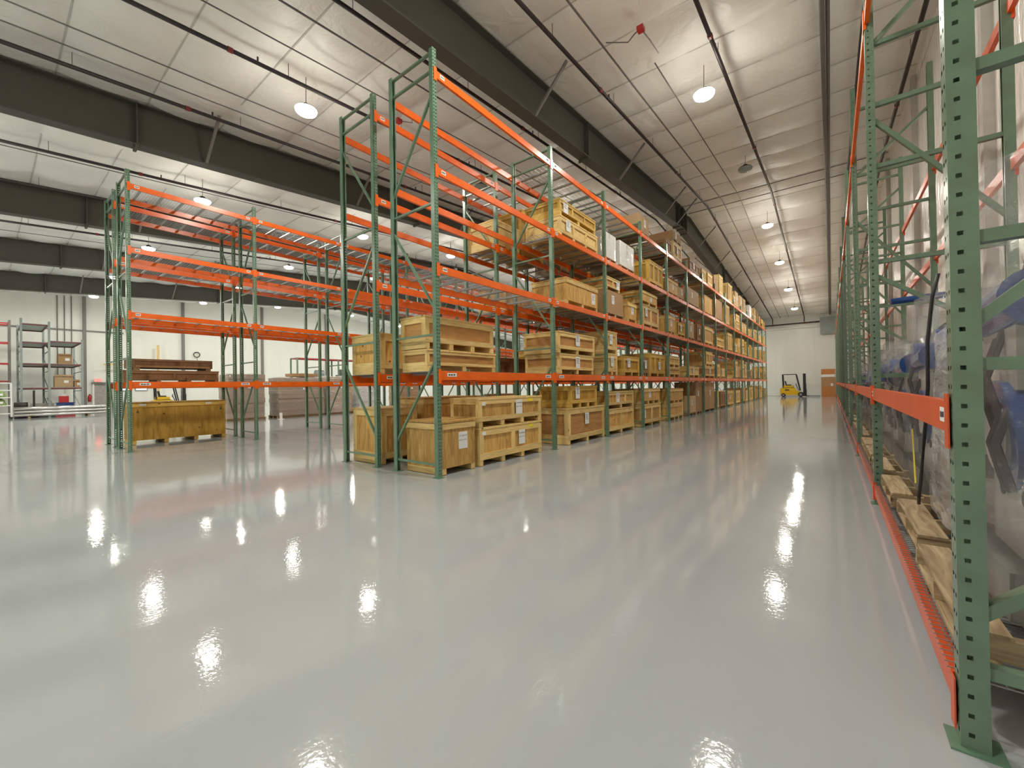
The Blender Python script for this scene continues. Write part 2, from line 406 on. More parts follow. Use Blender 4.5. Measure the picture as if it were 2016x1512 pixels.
for i, x_ in enumerate((-1.9, -4.42)): MB().tube([(x_ - .08, 0, 0), (x_ + .08, 0, 0)], .075, 8).build('coupling', 'pipe_red', t)
# slack cables and alarm box
t = thing('alarm_box', 'small red alarm box on the ceiling at the top of the aisle', 'alarm', (-2.97, 8.35, cz(8.35) - .24))
bx('housing', 'red', (0, 0, -.06), (.13, .13, .09), t)
MB().tube([(-.72, -.1, -.03), (-.35, .2, -.02), (-.15, .05, -.05), (0, 0, -.05)], .012, 6).build('cable', 'conduit', t)
MB().tube([(0, 0, -.05), (.05, .4, -.05), (.07, .9, -.02)], .012, 6).build('cable', 'conduit', t)
t = thing('alarm_box', 'small red alarm box on the ceiling behind the rack end uprights', 'alarm', (-9.05, 6.9, cz(6.9) - .26))
bx('housing', 'red', (0, 0, -.06), (.15, .15, .09), t)
MB().tube([(0, 0, -.05), (.2, .3, -.04), (.4, .1, .02)], .012, 6).build('cable', 'conduit', t)

# ------------------------------------------------------------------ high bay lamps
XS = [-2.3, -9.5, -16.75, -24.1, -31.5, -38.7]; YS = [-1.5, 4.65, 10.7, 16.2, 23.3, 29.1, 35.3, 41.5]
off = {(-2.3, 16.2), (-9.5, 10.7)}
rows = ['aisle row', 'row above the central rack', 'row above the left rack', 'fourth row', 'fifth row', 'leftmost row']
ords = ['first', 'second', 'third', 'fourth', 'fifth', 'sixth', 'seventh', 'eighth', 'ninth', 'tenth', 'eleventh', 'twelfth', 'thirteenth', 'fourteenth', 'fifteenth']
mh = MB(); mh.tube([(0, 0, .0), (0, 0, .035), (0, 0, .04), (0, 0, .11), (0, 0, .15)], [.21, .21, .10, .09, .04], 24); mh = mh.mesh('housing', 'black', True)
ml = MB(); ml.tube([(0, 0, 0), (0, 0, -.05), (0, 0, -.09), (0, 0, -.115)], [.235, .22, .16, .07], 24)
ml_on = ml.mesh('lens', 'lamp'); ml_off = ml.mesh('lens', 'grey')
for i, X in enumerate(XS):
    for j, Y in enumerate(YS):
        lit = (X, Y) not in off
        z = cz(Y) - .83
        lb = f'round high bay lamp, {ords[j]} from the camera end in the {rows[i]}' if lit else ('unlit round lamp hanging in the aisle row just short of the ridge' if X > -5 else 'unlit round lamp hanging behind the top beams of the central rack')
        if (X, Y) == (-2.3, 16.2): Y = 16.8; z = cz(Y) - .62
        t = thing('high_bay_lamp', lb, 'lamp', (X, Y, z), group='high bay lamps in rows')
        inst('housing', mh, (0, 0, 0), t); inst('lens', ml_on if lit else ml_off, (0, 0, 0), t)
        MB().tube([(0, 0, .14), (.01, .0, (.83 if Y != 16.8 else .62) - csag(X + .01, Y) - .012)], .008, 5).build('suspension_rod', 'conduit', t)
        if lit:
            L = D.lights.new('high_bay_light', 'AREA'); L.shape = 'DISK'; L.size = .34; L.energy = LAMP_W; L.color = (1, .972, .862)
            lo = D.objects.new('high_bay_light', L); lo.location = (0, 0, -.12); link(lo, t)
            L = D.lights.new('high_bay_fill', 'POINT'); L.shadow_soft_size = .25; L.energy = LAMP_W * .24; L.color = (1, .972, .862)  # added fill light below the fixture, brightens ceiling and walls
            lo = D.objects.new('high_bay_fill', L); lo.location = (0, 0, -.45); link(lo, t)

# ------------------------------------------------------------------ pallet racking
H = 6.445
PW, PD = .078, .076            # upright: width along y, depth along x
def post_mesh(h, cols, pitch, hs, mat, sidehole=False, open_dir=1):
    """C channel, outer (perforated) face at x=0, flanges toward -x*open_dir, width along y"""
    m = MB(); t = .0025
    def perf(y0, y1, place, cols):
        """grid face between y0..y1 with holes; place(u, z)->xyz"""
        us = [y0]
        for c in cols: us += [c - hs / 2, c + hs / 2]
        us.append(y1)
        zs = [0]; z = .05
        while z + hs < h - .02: zs += [z, z + hs]; z += pitch
        zs.append(h); base = len(m.v); nu = len(us)
        for z in zs:
            for u in us: m.v.append(place(u, z))
        for a in range(len(zs) - 1):
            for b_ in range(nu - 1):
                if a % 2 == 1 and b_ % 2 == 1: continue
                i = base + a * nu + b_; m.f.append((i, i + 1, i + nu + 1, i + nu))
    perf(-PW / 2, PW / 2, lambda u, z: (0, u, z), cols)
    perf(-PW / 2 + t, PW / 2 - t, lambda u, z: (-t, u, z), cols)
    for sy in (-1, 1):
        if sidehole and sy > 0: 
            perf(-PD, 0, lambda u, z, sy=sy: (u, sy * PW / 2, z), [-.028])
            perf(-PD, -t, lambda u, z, sy=sy: (u, sy * (PW / 2 - t), z), [-.028])
        else:
            m.b2(-PD, 0, sy * PW / 2, sy * (PW / 2 - t), 0, h)
    for sy in (-1, 1): m.b2(-PD, -PD + t, sy * PW / 2, sy * (PW / 2 - .018), 0, h)
    return m.mesh('upright_post', mat)
POST = post_mesh(H, [-.018, .018], .0525, .018, 'green')
plate = MB().b2(-.115, .03, -.065, .065, 0, .008).mesh('base_plate', 'green')
HB = [.19, 2.15, 4.13, 6.12, 6.40]
DG = [(.47, 1.80, 0), (3.88, 2.50, 0), (4.47, 5.79, 0)]      # (z at inner post, z at aisle post)
BM = {}
def brace(name, mat, x0, z0, x1, z1, y, parent, w_=.038, t=.03):
    key = ('br', mat, round(x1 - x0, 3), round(z1 - z0, 3), w_)
    if key not in BM: BM[key] = MB().bar((0, 0, 0), (x1 - x0, 0, z1 - z0), w_, t).mesh(name, mat)
    return inst(name, BM[key], (x0, y, z0), parent)
label_m = {}
def loc_label(w_):
    if w_ not in label_m:
        label_m[w_] = (MB().b2(0, .002, -w_ / 2, w_ / 2, -.028, .028).mesh('location_label', 'paper'), MB().b2(.002, .003, -w_ * .38, -w_ * .2, -.012, .012).b2(.002, .003, -w_ * .15, w_ * .05, -.012, .01).b2(.002, .003, w_ * .12, w_ * .34, -.01, .012).mesh('printed_marks', 'ink'))
    return label_m[w_]
def beam(x, y0, y1, ztop, mat, face, parent, h=.13, labels=True, lw=.09):
    """box beam between uprights; face = +1 if its outer side looks to +x"""
    L = y1 - y0 - PW
    key = ('beam', mat, round(L, 3), h)
    if key not in BM:
        m = MB(); m.b2(-.02, .022, -L / 2 + .004, L / 2 - .004, -h, 0); BM[key] = m.mesh('beam', mat)
        m = MB()
        m.b2(.004, .03, -.002, .005, -h - .055, .03).b2(.026, .031, -.055, .005, -h - .055, .03); BM[key + ('c',)] = m.mesh('end_connector', mat)
    b_ = inst('beam', BM[key], (x, (y0 + y1) / 2, ztop), parent, (0, 0, 0 if face > 0 else math.pi))
    s = 1 if face > 0 else -1
    for e in (-1, 1):
        o = inst('end_connector', BM[key + ('c',)], (0, e * (L / 2), 0), b_)
        if e > 0: o.rotation_euler = (0, 0, 0); o.location = (0.002, L / 2, 0); o.scale = (1, -1, 1)
        else: o.location = (0.002, -L / 2, 0)
    if labels and face > 0:
        pm, im = loc_label(lw)
        for e in (-1, 1):
            l_ = inst('location_label', pm, (.0225, e * (L / 2 - .03 - lw), -h * .42), b_)
            if lw > .1 and y0 < 8: pass
            inst('location_label', im, (.0225, e * (L / 2 - .03 - lw), -h * .42), b_)
    return b_
DK = {}
def deck(y0, y1, x0, x1, ztop, parent, mat='galv', step=.055):
    L, W = y1 - y0 - .02, x1 - x0
    key = (round(L, 2), round(W, 2), mat, step)
    if key not in DK:
        m = MB(); n = int(L / step); r = .0028
        for i in range(n + 1):
            y = -L / 2 + i * L / n
            m.v  # cross wires with a waterfall lip over both beams
            m.tube([(-W / 2 - .04, y, .004), (W / 2 + .04, y, .004)], r, 4, False)
        k = int(W / .105)
        for i in range(k + 1):
            x = -W / 2 + i * W / k; m.tube([(x, -L / 2, -.002), (x, L / 2, -.002)], r, 4, False)
        s = MB()
        for i in range(3):
            y = -L / 2 + L * (i + .5) / 3; s.b2(-W / 2 + .02, W / 2 - .02, y - .022, y + .022, -.04, -.006)
        DK[key] = (m.mesh('wire_deck', mat), MB().b2(-W / 2 + .02, W / 2 - .02, -.022, .022, -.04, -.006).mesh('deck_channel', mat), L)
    me, ch, L = DK[key]
    o = inst('wire_deck', me, ((x0 + x1) / 2, (y0 + y1) / 2, ztop), parent)
    for i in range(3): inst('deck_channel', ch, (0, -L / 2 + L * (i + .5) / 3, 0), o)
    return o
LV = [1.60, 3.19, 4.67, 6.13]
def rack_row(label, X, dirn, ys, mat_beam, skip_decks=(), levels=LV, group='back to back pallet racks', lw=.09):
    """X = plane of the outer face, dirn=+1 outer face looks to +x; ys = upright positions"""
    t = thing('pallet_rack', label, 'rack', (X, ys[0], 0), 0, group)
    DPT = 1.067
    for y in ys:
        yy = y - ys[0]
        for k, xx in enumerate((0, -DPT * dirn)):
            face_out = dirn if k == 0 else -dirn
            o = inst('upright_post', POST, (xx, yy, 0), t, (0, 0, 0 if face_out > 0 else math.pi))
            inst('base_plate', plate, (0, 0, 0), o)
        xi, xo = -DPT * dirn + .04 * dirn, -.04 * dirn
        for z in HB: brace('horizontal_brace', 'green', min(xi, xo), z, max(xi, xo), z, yy, t)
        for zi, zo, _ in DG:
            a, b_ = (xi, zi), (xo, zo)
            if a[0] > b_[0]: a, b_ = b_, a
            brace('diagonal_brace', 'green', a[0], a[1], b_[0], b_[1], yy, t)
    for i, (y0, y1) in enumerate(zip(ys, ys[1:])):
        for l, z in enumerate(levels):
            for xx, fc in ((-.022 * dirn, dirn), (-(DPT - .022) * dirn, -dirn)):
                hh = .135 if l == 0 else .115
                beam(xx, y0 - ys[0], y1 - ys[0], z, mat_beam, fc, t, hh, True, .2 if l == 0 else lw)
            if (i, l) in skip_decks: continue
            yy0, yy1 = y0 - ys[0] + .05, y1 - ys[0] - .05; mid = (yy0 + yy1) / 2
            xa, xb = sorted((-.06 * dirn, -(DPT - .06) * dirn))
            for a, b_ in ((yy0, mid), (mid, yy1)): deck(a, b_, xa, xb, z, t)
    return t
YA = [4.187, 7.46] + [7.46 + 2.604 * i for i in range(1, 15)]
XA = -4.62
rowA = rack_row('tall green and orange pallet rack lining the left side of the aisle, filled with crates', XA, 1, YA, 'orange', skip_decks=((0, 2), (0, 3)), group='central double rack')
XB = XA - 1.067 - .46
rowB = rack_row('rear half of the central double rack, its side facing the left floor', XB - 1.067, -1, YA, 'orange', skip_decks=((0, 1), (0, 2), (0, 3)), group='central double rack')
YC = [2.07 + 2.604 * i for i in range(15)]
XC = -12.56
rowC = rack_row('mostly empty left pallet rack, the half facing the central rack', XC, 1, YC, 'orange', group='left double rack')
XD = XC - 1.067 - .46
rowD = rack_row('far half of the left double rack, holding the long brown crates', XD - 1.067, -1, YC, 'orange', group='left double rack')

# wall rack on the right
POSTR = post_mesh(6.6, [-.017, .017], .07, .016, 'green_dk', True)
def wall_rack():
    X0, DP = .352, 1.06
    ys = [2.225, 6.0, 9.66, 13.3] + [13.3 + 3.66 * i for i in range(1, 10)]
    t = thing('pallet_rack', 'green and orange rack along the right wall, its near upright filling the right edge', 'rack', (X0, ys[0], 0), 0)
    for k, y in enumerate(ys):
        yy = y - ys[0]
        for xx, rz in ((0, math.pi), (DP, 0)):
            o = inst('upright_post', POSTR, (xx, yy, 0), t, (0, 0, rz)); inst('base_plate', plate, (0, 0, 0), o)
        hb = [.29, 1.40, 1.86, 2.48, 3.68, 4.35, 5.0, 6.2]
        dg = [(.47, 1.36), (1.53, 2.44), (4.24, 2.9)] if k == 0 else [(1.3, .35), (2.5, 1.75), (4.22, 2.88), (5.0, 5.9)]
        if k: hb = [.29, 1.4, 2.64, 3.68, 4.35, 5.02, 6.2]
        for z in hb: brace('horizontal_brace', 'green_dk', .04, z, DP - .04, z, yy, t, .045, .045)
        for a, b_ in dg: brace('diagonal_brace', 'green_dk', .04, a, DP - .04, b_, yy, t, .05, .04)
    for i, (y0, y1) in enumerate(zip(ys, ys[1:])):
        a, b_ = y0 - ys[0], y1 - ys[0]
        beam(.022, a, b_, .205, 'red_orange', -1, t, .10, False)
        o = beam(.022, a, b_, 1.262, 'red_orange', -1, t, .12, False)
        pm, im = loc_label(.09)
        for e in (-1, 1):
            inst('location_label', pm, (.0235, e * ((b_ - a) / 2 - .13), -.055), o); inst('location_label', im, (.0235, e * ((b_ - a) / 2 - .13), -.055), o)
        beam(.022, a, b_, 5.38, 'orange', -1, t, .13, False)
        for z in (.205, 3.42, 4.90): beam(DP - .022, a, b_, z, 'red_orange', 1, t, .11, False)
        if i < 6:
            m_ = (a + b_) / 2
            for p, q in ((a + .05, m_ - .01), (m_ + .01, b_ - .05)): deck(p, q, .03, DP - .03, .212, t, 'galv', .045)
    return t
wall_rack()

# ------------------------------------------------------------------ crates, cartons and wrapped loads
def sheet(parent, x, y, z, w_=.2, h_=.27, lines=None, nm='paper_label'):
    """paper label on a +x face"""
    key = ('sheet', w_, h_)
    if key not in BM: BM[key] = MB().b2(0, .0022, -w_ / 2, w_ / 2, -h_ / 2, h_ / 2).mesh(nm, 'paper')
    o = inst(nm, BM[key], (x, y, z), parent)
    if lines:
        for i, t_ in enumerate(lines):
            k = ('txt', t_)
            if k not in BM: BM[k] = text_mesh(t_, .034)
            inst('lettering', BM[k], (.0035, 0, h_ * .27 - i * h_ * .26), o, (math.pi / 2, 0, math.pi / 2))
    else:
        k = ('mk', w_, h_)
        if k not in BM:
            m_ = MB()
            for i in range(4): m_.b2(.0022, .003, -w_ * .36, w_ * (.34 - .09 * (i % 3)), h_ * (.30 - i * .13), h_ * (.34 - i * .13))
            BM[k] = m_.mesh('printed_lines', 'ink')
        inst('printed_lines', BM[k], (0, 0, 0), o)
    return o
def skids(t, L, Dp, mat, n=3, h=.10, w_=.09, near=True):
    for i in range(n):
        y = -L / 2 + w_ / 2 + (L - w_) * i / (n - 1)
        bx('skid', mat, (-Dp / 2, y, h / 2), (Dp - .01, w_, h), t)
def crate(style, y0, y1, x, dp, z0, z1, label, group, near=True, tag=None, nsk=3, mids=1, lid=.02, endmid=False, cat='crate'):
    """front face at x (towards +x), spanning y0..y1; origin at the base, front centre"""
    L = y1 - y0; Hh = z1 - z0; z0 += .008; Hh -= .008
    if style == 'carton' or style == 'carton_pale' or style == 'wrapcarton' or style == 'tallcarton': return carton(style, y0, y1, x, dp, z0, z1, label, group, tag, near)
    body, bat = {'pine': ('plywood', 'pine'), 'gold': ('ply_gold', 'pine_gold'), 'red': ('ply_red', 'pine'), 'brown': ('ply_dark', 'pine_brown'),
                 'plain': ('plywood', 'pine'), 'plaingold': ('ply_gold', 'pine_gold'), 'pale': ('pine', 'pine')}[style]
    t = thing('wooden_crate', label, cat, (x, (y0 + y1) / 2, z0), 0, group)
    sk = .095 if Hh > .35 else .07; tk = .022
    skids(t, L, dp, bat, nsk, sk)
    framed = style not in ('plain', 'plaingold')
    ins = tk if framed else 0
    bx('plywood_box', body, (-dp / 2, 0, sk + (Hh - sk - .03) / 2), (dp - 2 * ins, L - 2 * ins, Hh - sk - .03), t)
    bx('lid', body if not framed else bat, (-dp / 2, 0, Hh - .015), (dp + lid, L + lid, .03), t)
    bh = min(.11, (Hh - sk) * .2)
    if near:
        zb = sk + bh / 2; zt = Hh - .03 - bh / 2; hm = Hh - .03 - sk - 2 * bh
        if framed:
            for yy in ([zb, zt]): batten('batten', bat, (-tk / 2 + .001, 0, yy), 'y', L, bh, tk, 'x', t)
            ys_ = [-L / 2 + bh / 2, L / 2 - bh / 2] + [(-L / 2 + L * (i + 1) / (mids + 1)) for i in range(mids)]
            for yy in ys_: batten('batten', bat, (-tk / 2, yy, (zb + zt) / 2), 'z', hm, bh * .95, tk, 'x', t)
            for s in (-1, 1):
                for zz in (zb, zt): batten('batten', bat, (-dp / 2, s * (L / 2 - tk / 2 + .001), zz), 'x', dp - .01, bh, tk, 'y', t)
                for xx in (-bh / 2 - .005, -dp + bh / 2 + .005): batten('batten', bat, (xx, s * (L / 2 - tk / 2), (zb + zt) / 2), 'z', hm, bh * .95, tk, 'y', t)
        else:
            for s in (-1, 1): batten('batten', bat, (-dp / 2, s * (L / 2 + .008), zt), 'x', dp, bh * .8, .016, 'y', t)
            batten('batten', bat, (.009, 0, zt), 'y', L, bh * .8, .016, 'x', t)
    else:
        if framed:
            m_ = MB(); zb, zt = sk + bh / 2, Hh - .03 - bh / 2
            for zz in (zb, zt): m_.box(-tk / 2, 0, zz, tk, L, bh)
            for i in range(mids + 2): m_.box(-tk / 2, -L / 2 + bh / 2 + (L - bh) * i / (mids + 1), (zb + zt) / 2, tk, bh, zt - zb - bh)
            m_.box(-dp / 2, -L / 2 + tk / 2, zb, dp, tk, bh); m_.box(-dp / 2, -L / 2 + tk / 2, zt, dp, tk, bh)
            for xx in (-bh / 2, -dp + bh / 2): m_.box(xx, -L / 2 + tk / 2, (zb + zt) / 2, bh, tk, zt - zb - bh)
            m_.build('batten_frame', bat, t, kind='stuff')
    if tag and tag is not True and len(tag) > 2 and L > 1.5:
        bx('yellow_tape', 'yellow_tape', (.003, L * .30, Hh - .075), (.004, .15, .055), t)
        bx('clear_label', 'paper', (.003, -L * .44, Hh - .10), (.004, .09, .06), t)
    if tag:
        if tag is True: sheet(t, .002, random.uniform(-.1, .15) * L, sk + (Hh - sk) * .56, *( (.19, .26) if Hh > .4 else (.13, .15)))
        else: sheet(t, .002, tag[0] * L, sk + (Hh - sk) * tag[1], .20, .27, tag[2] if len(tag) > 2 else None)
    return t
def pallet(x, y0, y1, dp, z, label, group=None, n=7, cat='pallet', skew=0):
    """deck boards along y?  no: boards run along x, stringers along y; origin base front centre"""
    L = y1 - y0
    t = thing('wooden_pallet', label, cat, (x, (y0 + y1) / 2, z), skew, group)
    rnd = random.Random(int(y0 * 100))
    for i in range(3): bx('stringer', 'pallet', (dp / 2, -L / 2 + .03 + (L - .06) * i / 2, .066), (dp, .05, .088), t)
    xs_ = [.075, .26, .41, .58, .74, dp - .075]
    for i, xx in enumerate(xs_): batten('deck_board', 'pallet', (xx, rnd.uniform(-.01, .01), .12), 'y', L, .14 if i in (0, 5) else .10, .018, 'z', t)
    for xx in (.06, dp / 2, dp - .06): batten('bottom_board', 'pallet', (xx, 0, .0125), 'y', L, .11, .018, 'z', t)
    return t
def shell(L, W, Hh, seed, taper=.0, nu=40, nv=26, amp=.035, exp=5.0, top=True):
    """wrinkled stretch film hull centred on x,y=0, z from 0 to Hh"""
    rnd = random.Random(seed); ph = [rnd.uniform(0, 6.28) for _ in range(12)]; v = []; f = []
    for j in range(nv + 1):
        q = j / nv; z = Hh * q; tp = 1 - taper * q ** 1.5
        if j == nv: tp *= .86
        for i in range(nu):
            a = 2 * math.pi * i / nu; c, s = math.cos(a), math.sin(a)
            rr = (abs(c) ** exp + abs(s) ** exp) ** (-1 / exp)
            k = 1 + amp * (math.sin(5 * a + ph[0] + 3 * q) + .7 * math.sin(9 * a + ph[1] - 5 * q) + .8 * math.sin(14 * q + ph[2] + 2 * math.sin(3 * a)) + .5 * math.sin(31 * q + 4 * a + ph[3])) * (.5 + .5 * q) + rnd.uniform(-.12, .12) * min(amp, .05)
            v.append((W / 2 * rr * c * tp * k, L / 2 * rr * s * tp * k, z + (.03 * math.sin(4 * a + ph[4]) if j == nv else 0)))
    for j in range(nv):
        for i in range(nu): f.append((j * nu + i, j * nu + (i + 1) % nu, (j + 1) * nu + (i + 1) % nu, (j + 1) * nu + i))
    if top:
        v.append((0, 0, Hh + .02)); 
        for i in range(nu): f.append((nv * nu + i, nv * nu + (i + 1) % nu, len(v) - 1))
    m_ = MB(); m_.v = v; m_.f = f; return m_
def carton(style, y0, y1, x, dp, z0, z1, label, group, tag, near):
    L = y1 - y0; Hh = z1 - z0; sk = .11 if Hh > .35 else .04
    mat = {'carton': 'carton', 'carton_pale': 'carton_pale', 'wrapcarton': 'white', 'tallcarton': 'carton'}[style]
    t = thing('cardboard_carton' if style != 'wrapcarton' else 'wrapped_carton', label, 'carton', (x, (y0 + y1) / 2, z0), 0, group)
    skids(t, L, dp, 'pallet', 3, sk - .02)
    bx('pallet_deck', 'pallet', (-dp / 2, 0, sk - .01), (dp, L, .02), t)
    n = max(1, round(L / .55)) if style == 'tallcarton' else 1
    for i in range(n):
        bx('carton_body', mat, (-dp / 2, -L / 2 + L * (i + .5) / n, sk + (Hh - sk) / 2), (dp - .03, L / n - .012, Hh - sk - .004), t)
        bx('carton_tape', 'yellow_tape' if False else 'carton_pale', (-.013, -L / 2 + L * (i + .5) / n, Hh - .07), (.003, .05, .12), t)
    if style == 'wrapcarton':
        o = shell(L + .03, dp + .04, Hh - sk + .03, int(y0 * 10), .03, 32, 14, .008, 9).build('stretch_film', 'film_tight', t, (-dp / 2, 0, sk - .01), smooth=True)
    if tag: sheet(t, -.011, random.uniform(-.15, .15) * L, sk + (Hh - sk) * .6, .17, .24)
    return t
LNAME = {0: 'on floor', 1: 'on first beams', 2: 'on second beams', 3: 'on third beams', 4: 'on top beams'}
GA = 'crates on the aisle side of the central rack'; GB = 'crates in the rear half of the central rack'
SDESC = {'pine': 'battened pine crate', 'gold': 'golden framed crate', 'red': 'reddish panelled crate', 'brown': 'dark brown crate', 'plain': 'plain plywood crate', 'plaingold': 'plain golden crate', 'pale': 'pale pine crate',
         'carton': 'brown cardboard carton', 'carton_pale': 'tan cardboard carton', 'wrapcarton': 'white film-wrapped carton', 'tallcarton': 'tall brown cartons'}
LZ = [0, 1.607, 3.197, 4.677, 6.137]
used = set()
def put(style, lev, y0, y1, zt, zb=None, x=-4.70, dp=.95, pos='', rear=False, **kw):
    bay = 0
    for i, yy in enumerate(YA[:-1]):
        if (y0 + y1) / 2 >= yy: bay = i
    side_ = 'central rack' if not rear else 'rear of central rack'
    lb = f"{SDESC[style]}{(', ' + pos) if pos else ''}, {LNAME[lev]}, {ords[bay]} bay, {side_}"
    if lb in used: lb = lb.replace(SDESC[style], 'second ' + SDESC[style])
    used.add(lb)
    # keep clear of the uprights
    for yy in YA:
        if y0 < yy + .04 and y1 > yy - .04 and zt > 0:
            if (y0 + y1) / 2 > yy: y0 = max(y0, yy + .05)
            else: y1 = min(y1, yy - .05)
    if lev < 4 and zb is None and zt > LZ[lev + 1] - .18: zt = LZ[lev + 1] - .2
    return crate(style, y0, y1, x, dp, LZ[lev] if zb is None else zb, zt, lb, GB if rear else GA, near=(y0 < 16.5), **kw)
# --- aisle side, measured bay by bay (y0, y1, top)
put('plain', 0, 4.30, 5.03, .83, x=-4.70, dp=.84, nsk=2, lid=.05, tag=(.12, .55, ['CR 284022B', 'BOX 3 OF 1']))
put('pine', 0, 5.15, 7.02, .655, x=-4.70, dp=.70, nsk=4, tag=(.14, .52, ['CR 284022B', 'BOX 2 OF 3']), pos='lower of two')
put('pine', 0, 5.15, 7.02, 1.16, zb=.655, x=-4.70, dp=.70, nsk=4, tag=(.10, .52, ['CR 284022B', 'BOX 1 OF 3']), pos='upper of two')
put('red', 0, 8.12, 9.98, .83, dp=.86, tag=(-.02, .62), mids=0, pos='lower of two')
put('gold', 0, 8.24, 9.57, 1.34, zb=.83, dp=.86, tag=(-.25, .6), nsk=4, mids=0, pos='upper of two')
put('pine', 0, 10.19, 12.02, .70, pos='lower of two'); put('pine', 0, 10.19, 12.02, 1.17, zb=.70, tag=(-.12, .55), pos='upper of two', mids=2)
put('pine', 0, 12.75, 14.49, .71, tag=(-.4, .5), pos='lower of two'); put('plain', 0, 12.75, 14.41, 1.21, zb=.71, tag=(-.1, .6), nsk=4, pos='upper of two')
put('pine', 0, 15.5, 17.23, .62, mids=0, nsk=4, pos='lower of two'); put('plain', 0, 15.5, 17.23, 1.18, zb=.62, nsk=4, pos='upper of two')
put('carton_pale', 0, 18.1, 19.25, .82, tag=True); put('tallcarton', 0, 19.3, 20.35, 1.42, tag=True)
put('tallcarton', 0, 20.84, 22.9, 1.43, tag=True)
put('pale', 0, 23.2, 23.95, .93); put('brown', 0, 24.2, 25.55, .89)
put('pine', 0, 26.1, 27.9, .88, mids=0, tag=True); put('pine', 0, 28.7, 30.3, .86, mids=0, tag=True)
# first beams
put('red', 1, 4.31, 5.98, 1.97, x=-5.02, dp=.62, mids=0, pos='lower of two'); put('red', 1, 4.28, 5.93, 2.50, zb=1.97, x=-5.02, dp=.62, nsk=4, mids=0, pos='upper of two')
put('red', 1, 7.8, 9.41, 2.07, mids=0, tag=(0, .5), pos='lower of two', nsk=3); put('red', 1, 7.75, 9.49, 2.56, zb=2.07, mids=0, tag=(0, .6), pos='upper of two')
put('pale', 1, 10.2, 10.88, 2.2, mids=0, tag=True, pos='lower of two'); put('pale', 1, 10.2, 10.88, 2.8, zb=2.2, mids=0, tag=True, pos='upper of two', nsk=2)
put('gold', 1, 11.34, 12.55, 2.18, mids=0, tag=(-.2, .6), pos='right one'); put('brown', 1, 12.82, 13.35, 2.2, tag=True, pos='left one')
put('gold', 1, 13.51, 15.05, 2.38, mids=2, tag=(.1, .4), pos='right one')
put('pine', 1, 15.56, 16.84, 1.98, mids=0, pos='lower of two'); put('pine', 1, 15.56, 16.84, 2.4, zb=1.98, mids=1, pos='upper of two')
put('pale', 1, 18.2, 19.83, 2.1, tag=True); put('red', 1, 20.97, 22.95, 2.18, tag=True, pos='lower of two'); put('pine', 1, 21.17, 22.55, 2.88, zb=2.18, pos='upper of two')
put('red', 1, 23.6, 24.35, 2.35, pos='left one'); put('pale', 1, 24.61, 25.6, 2.16, tag=True, pos='right one')
# second beams
put('plain', 2, 8.13, 9.70, 3.82, tag=(.35, .4), nsk=3); put('carton', 2, 10.25, 11.40, 3.93, tag=True, pos='left one'); put('red', 2, 10.25, 11.14, 4.28, zb=3.93, tag=(.35, .5), nsk=2, pos='on top')
put('plain', 2, 11.70, 12.38, 3.80, tag=True, nsk=2, pos='right one'); put('red', 2, 12.94, 14.46, 3.93, mids=1, tag=(-.3, .6), pos='lower of two'); put('plain', 2, 12.80, 14.3, 4.36, zb=3.93, tag=True, pos='upper of two')
put('plain', 2, 15.5, 16.35, 3.9, tag=True, pos='left one'); put('gold', 2, 16.68, 17.7, 3.78, tag=True, pos='right one'); put('carton_pale', 2, 18.12, 19.17, 3.95, tag=True, pos='left one')
put('brown', 2, 19.6, 20.35, 4.02, tag=True, pos='right one'); put('pine', 2, 21.0, 22.7, 4.08, mids=0); put('pine', 2, 23.6, 25.4, 3.76, mids=0); put('pine', 2, 26.5, 27.9, 4.28)
# third beams
put('pale', 3, 7.9, 9.76, 5.16, mids=2, tag=(-.3, .6), nsk=4, pos='lower of two'); put('gold', 3, 7.9, 9.66, 5.53, zb=5.16, mids=2, tag=(-.35, .5), pos='upper of two')
put('wrapcarton', 3, 10.12, 10.95, 5.48, dp=.8, pos='left one'); put('wrapcarton', 3, 11.21, 12.29, 5.50, tag=True, pos='right one')
put('gold', 3, 13.58, 14.99, 5.50, mids=2); put('plain', 3, 15.55, 16.8, 5.28, tag=True, pos='left one'); put('carton_pale', 3, 16.9, 17.7, 5.20, tag=True, pos='right one')
put('carton_pale', 3, 18.3, 20.1, 5.45, tag=True); put('plain', 3, 21.1, 22.7, 5.58); put('carton', 3, 23.5, 25.2, 5.8); put('pine', 3, 26.2, 27.2, 5.85)
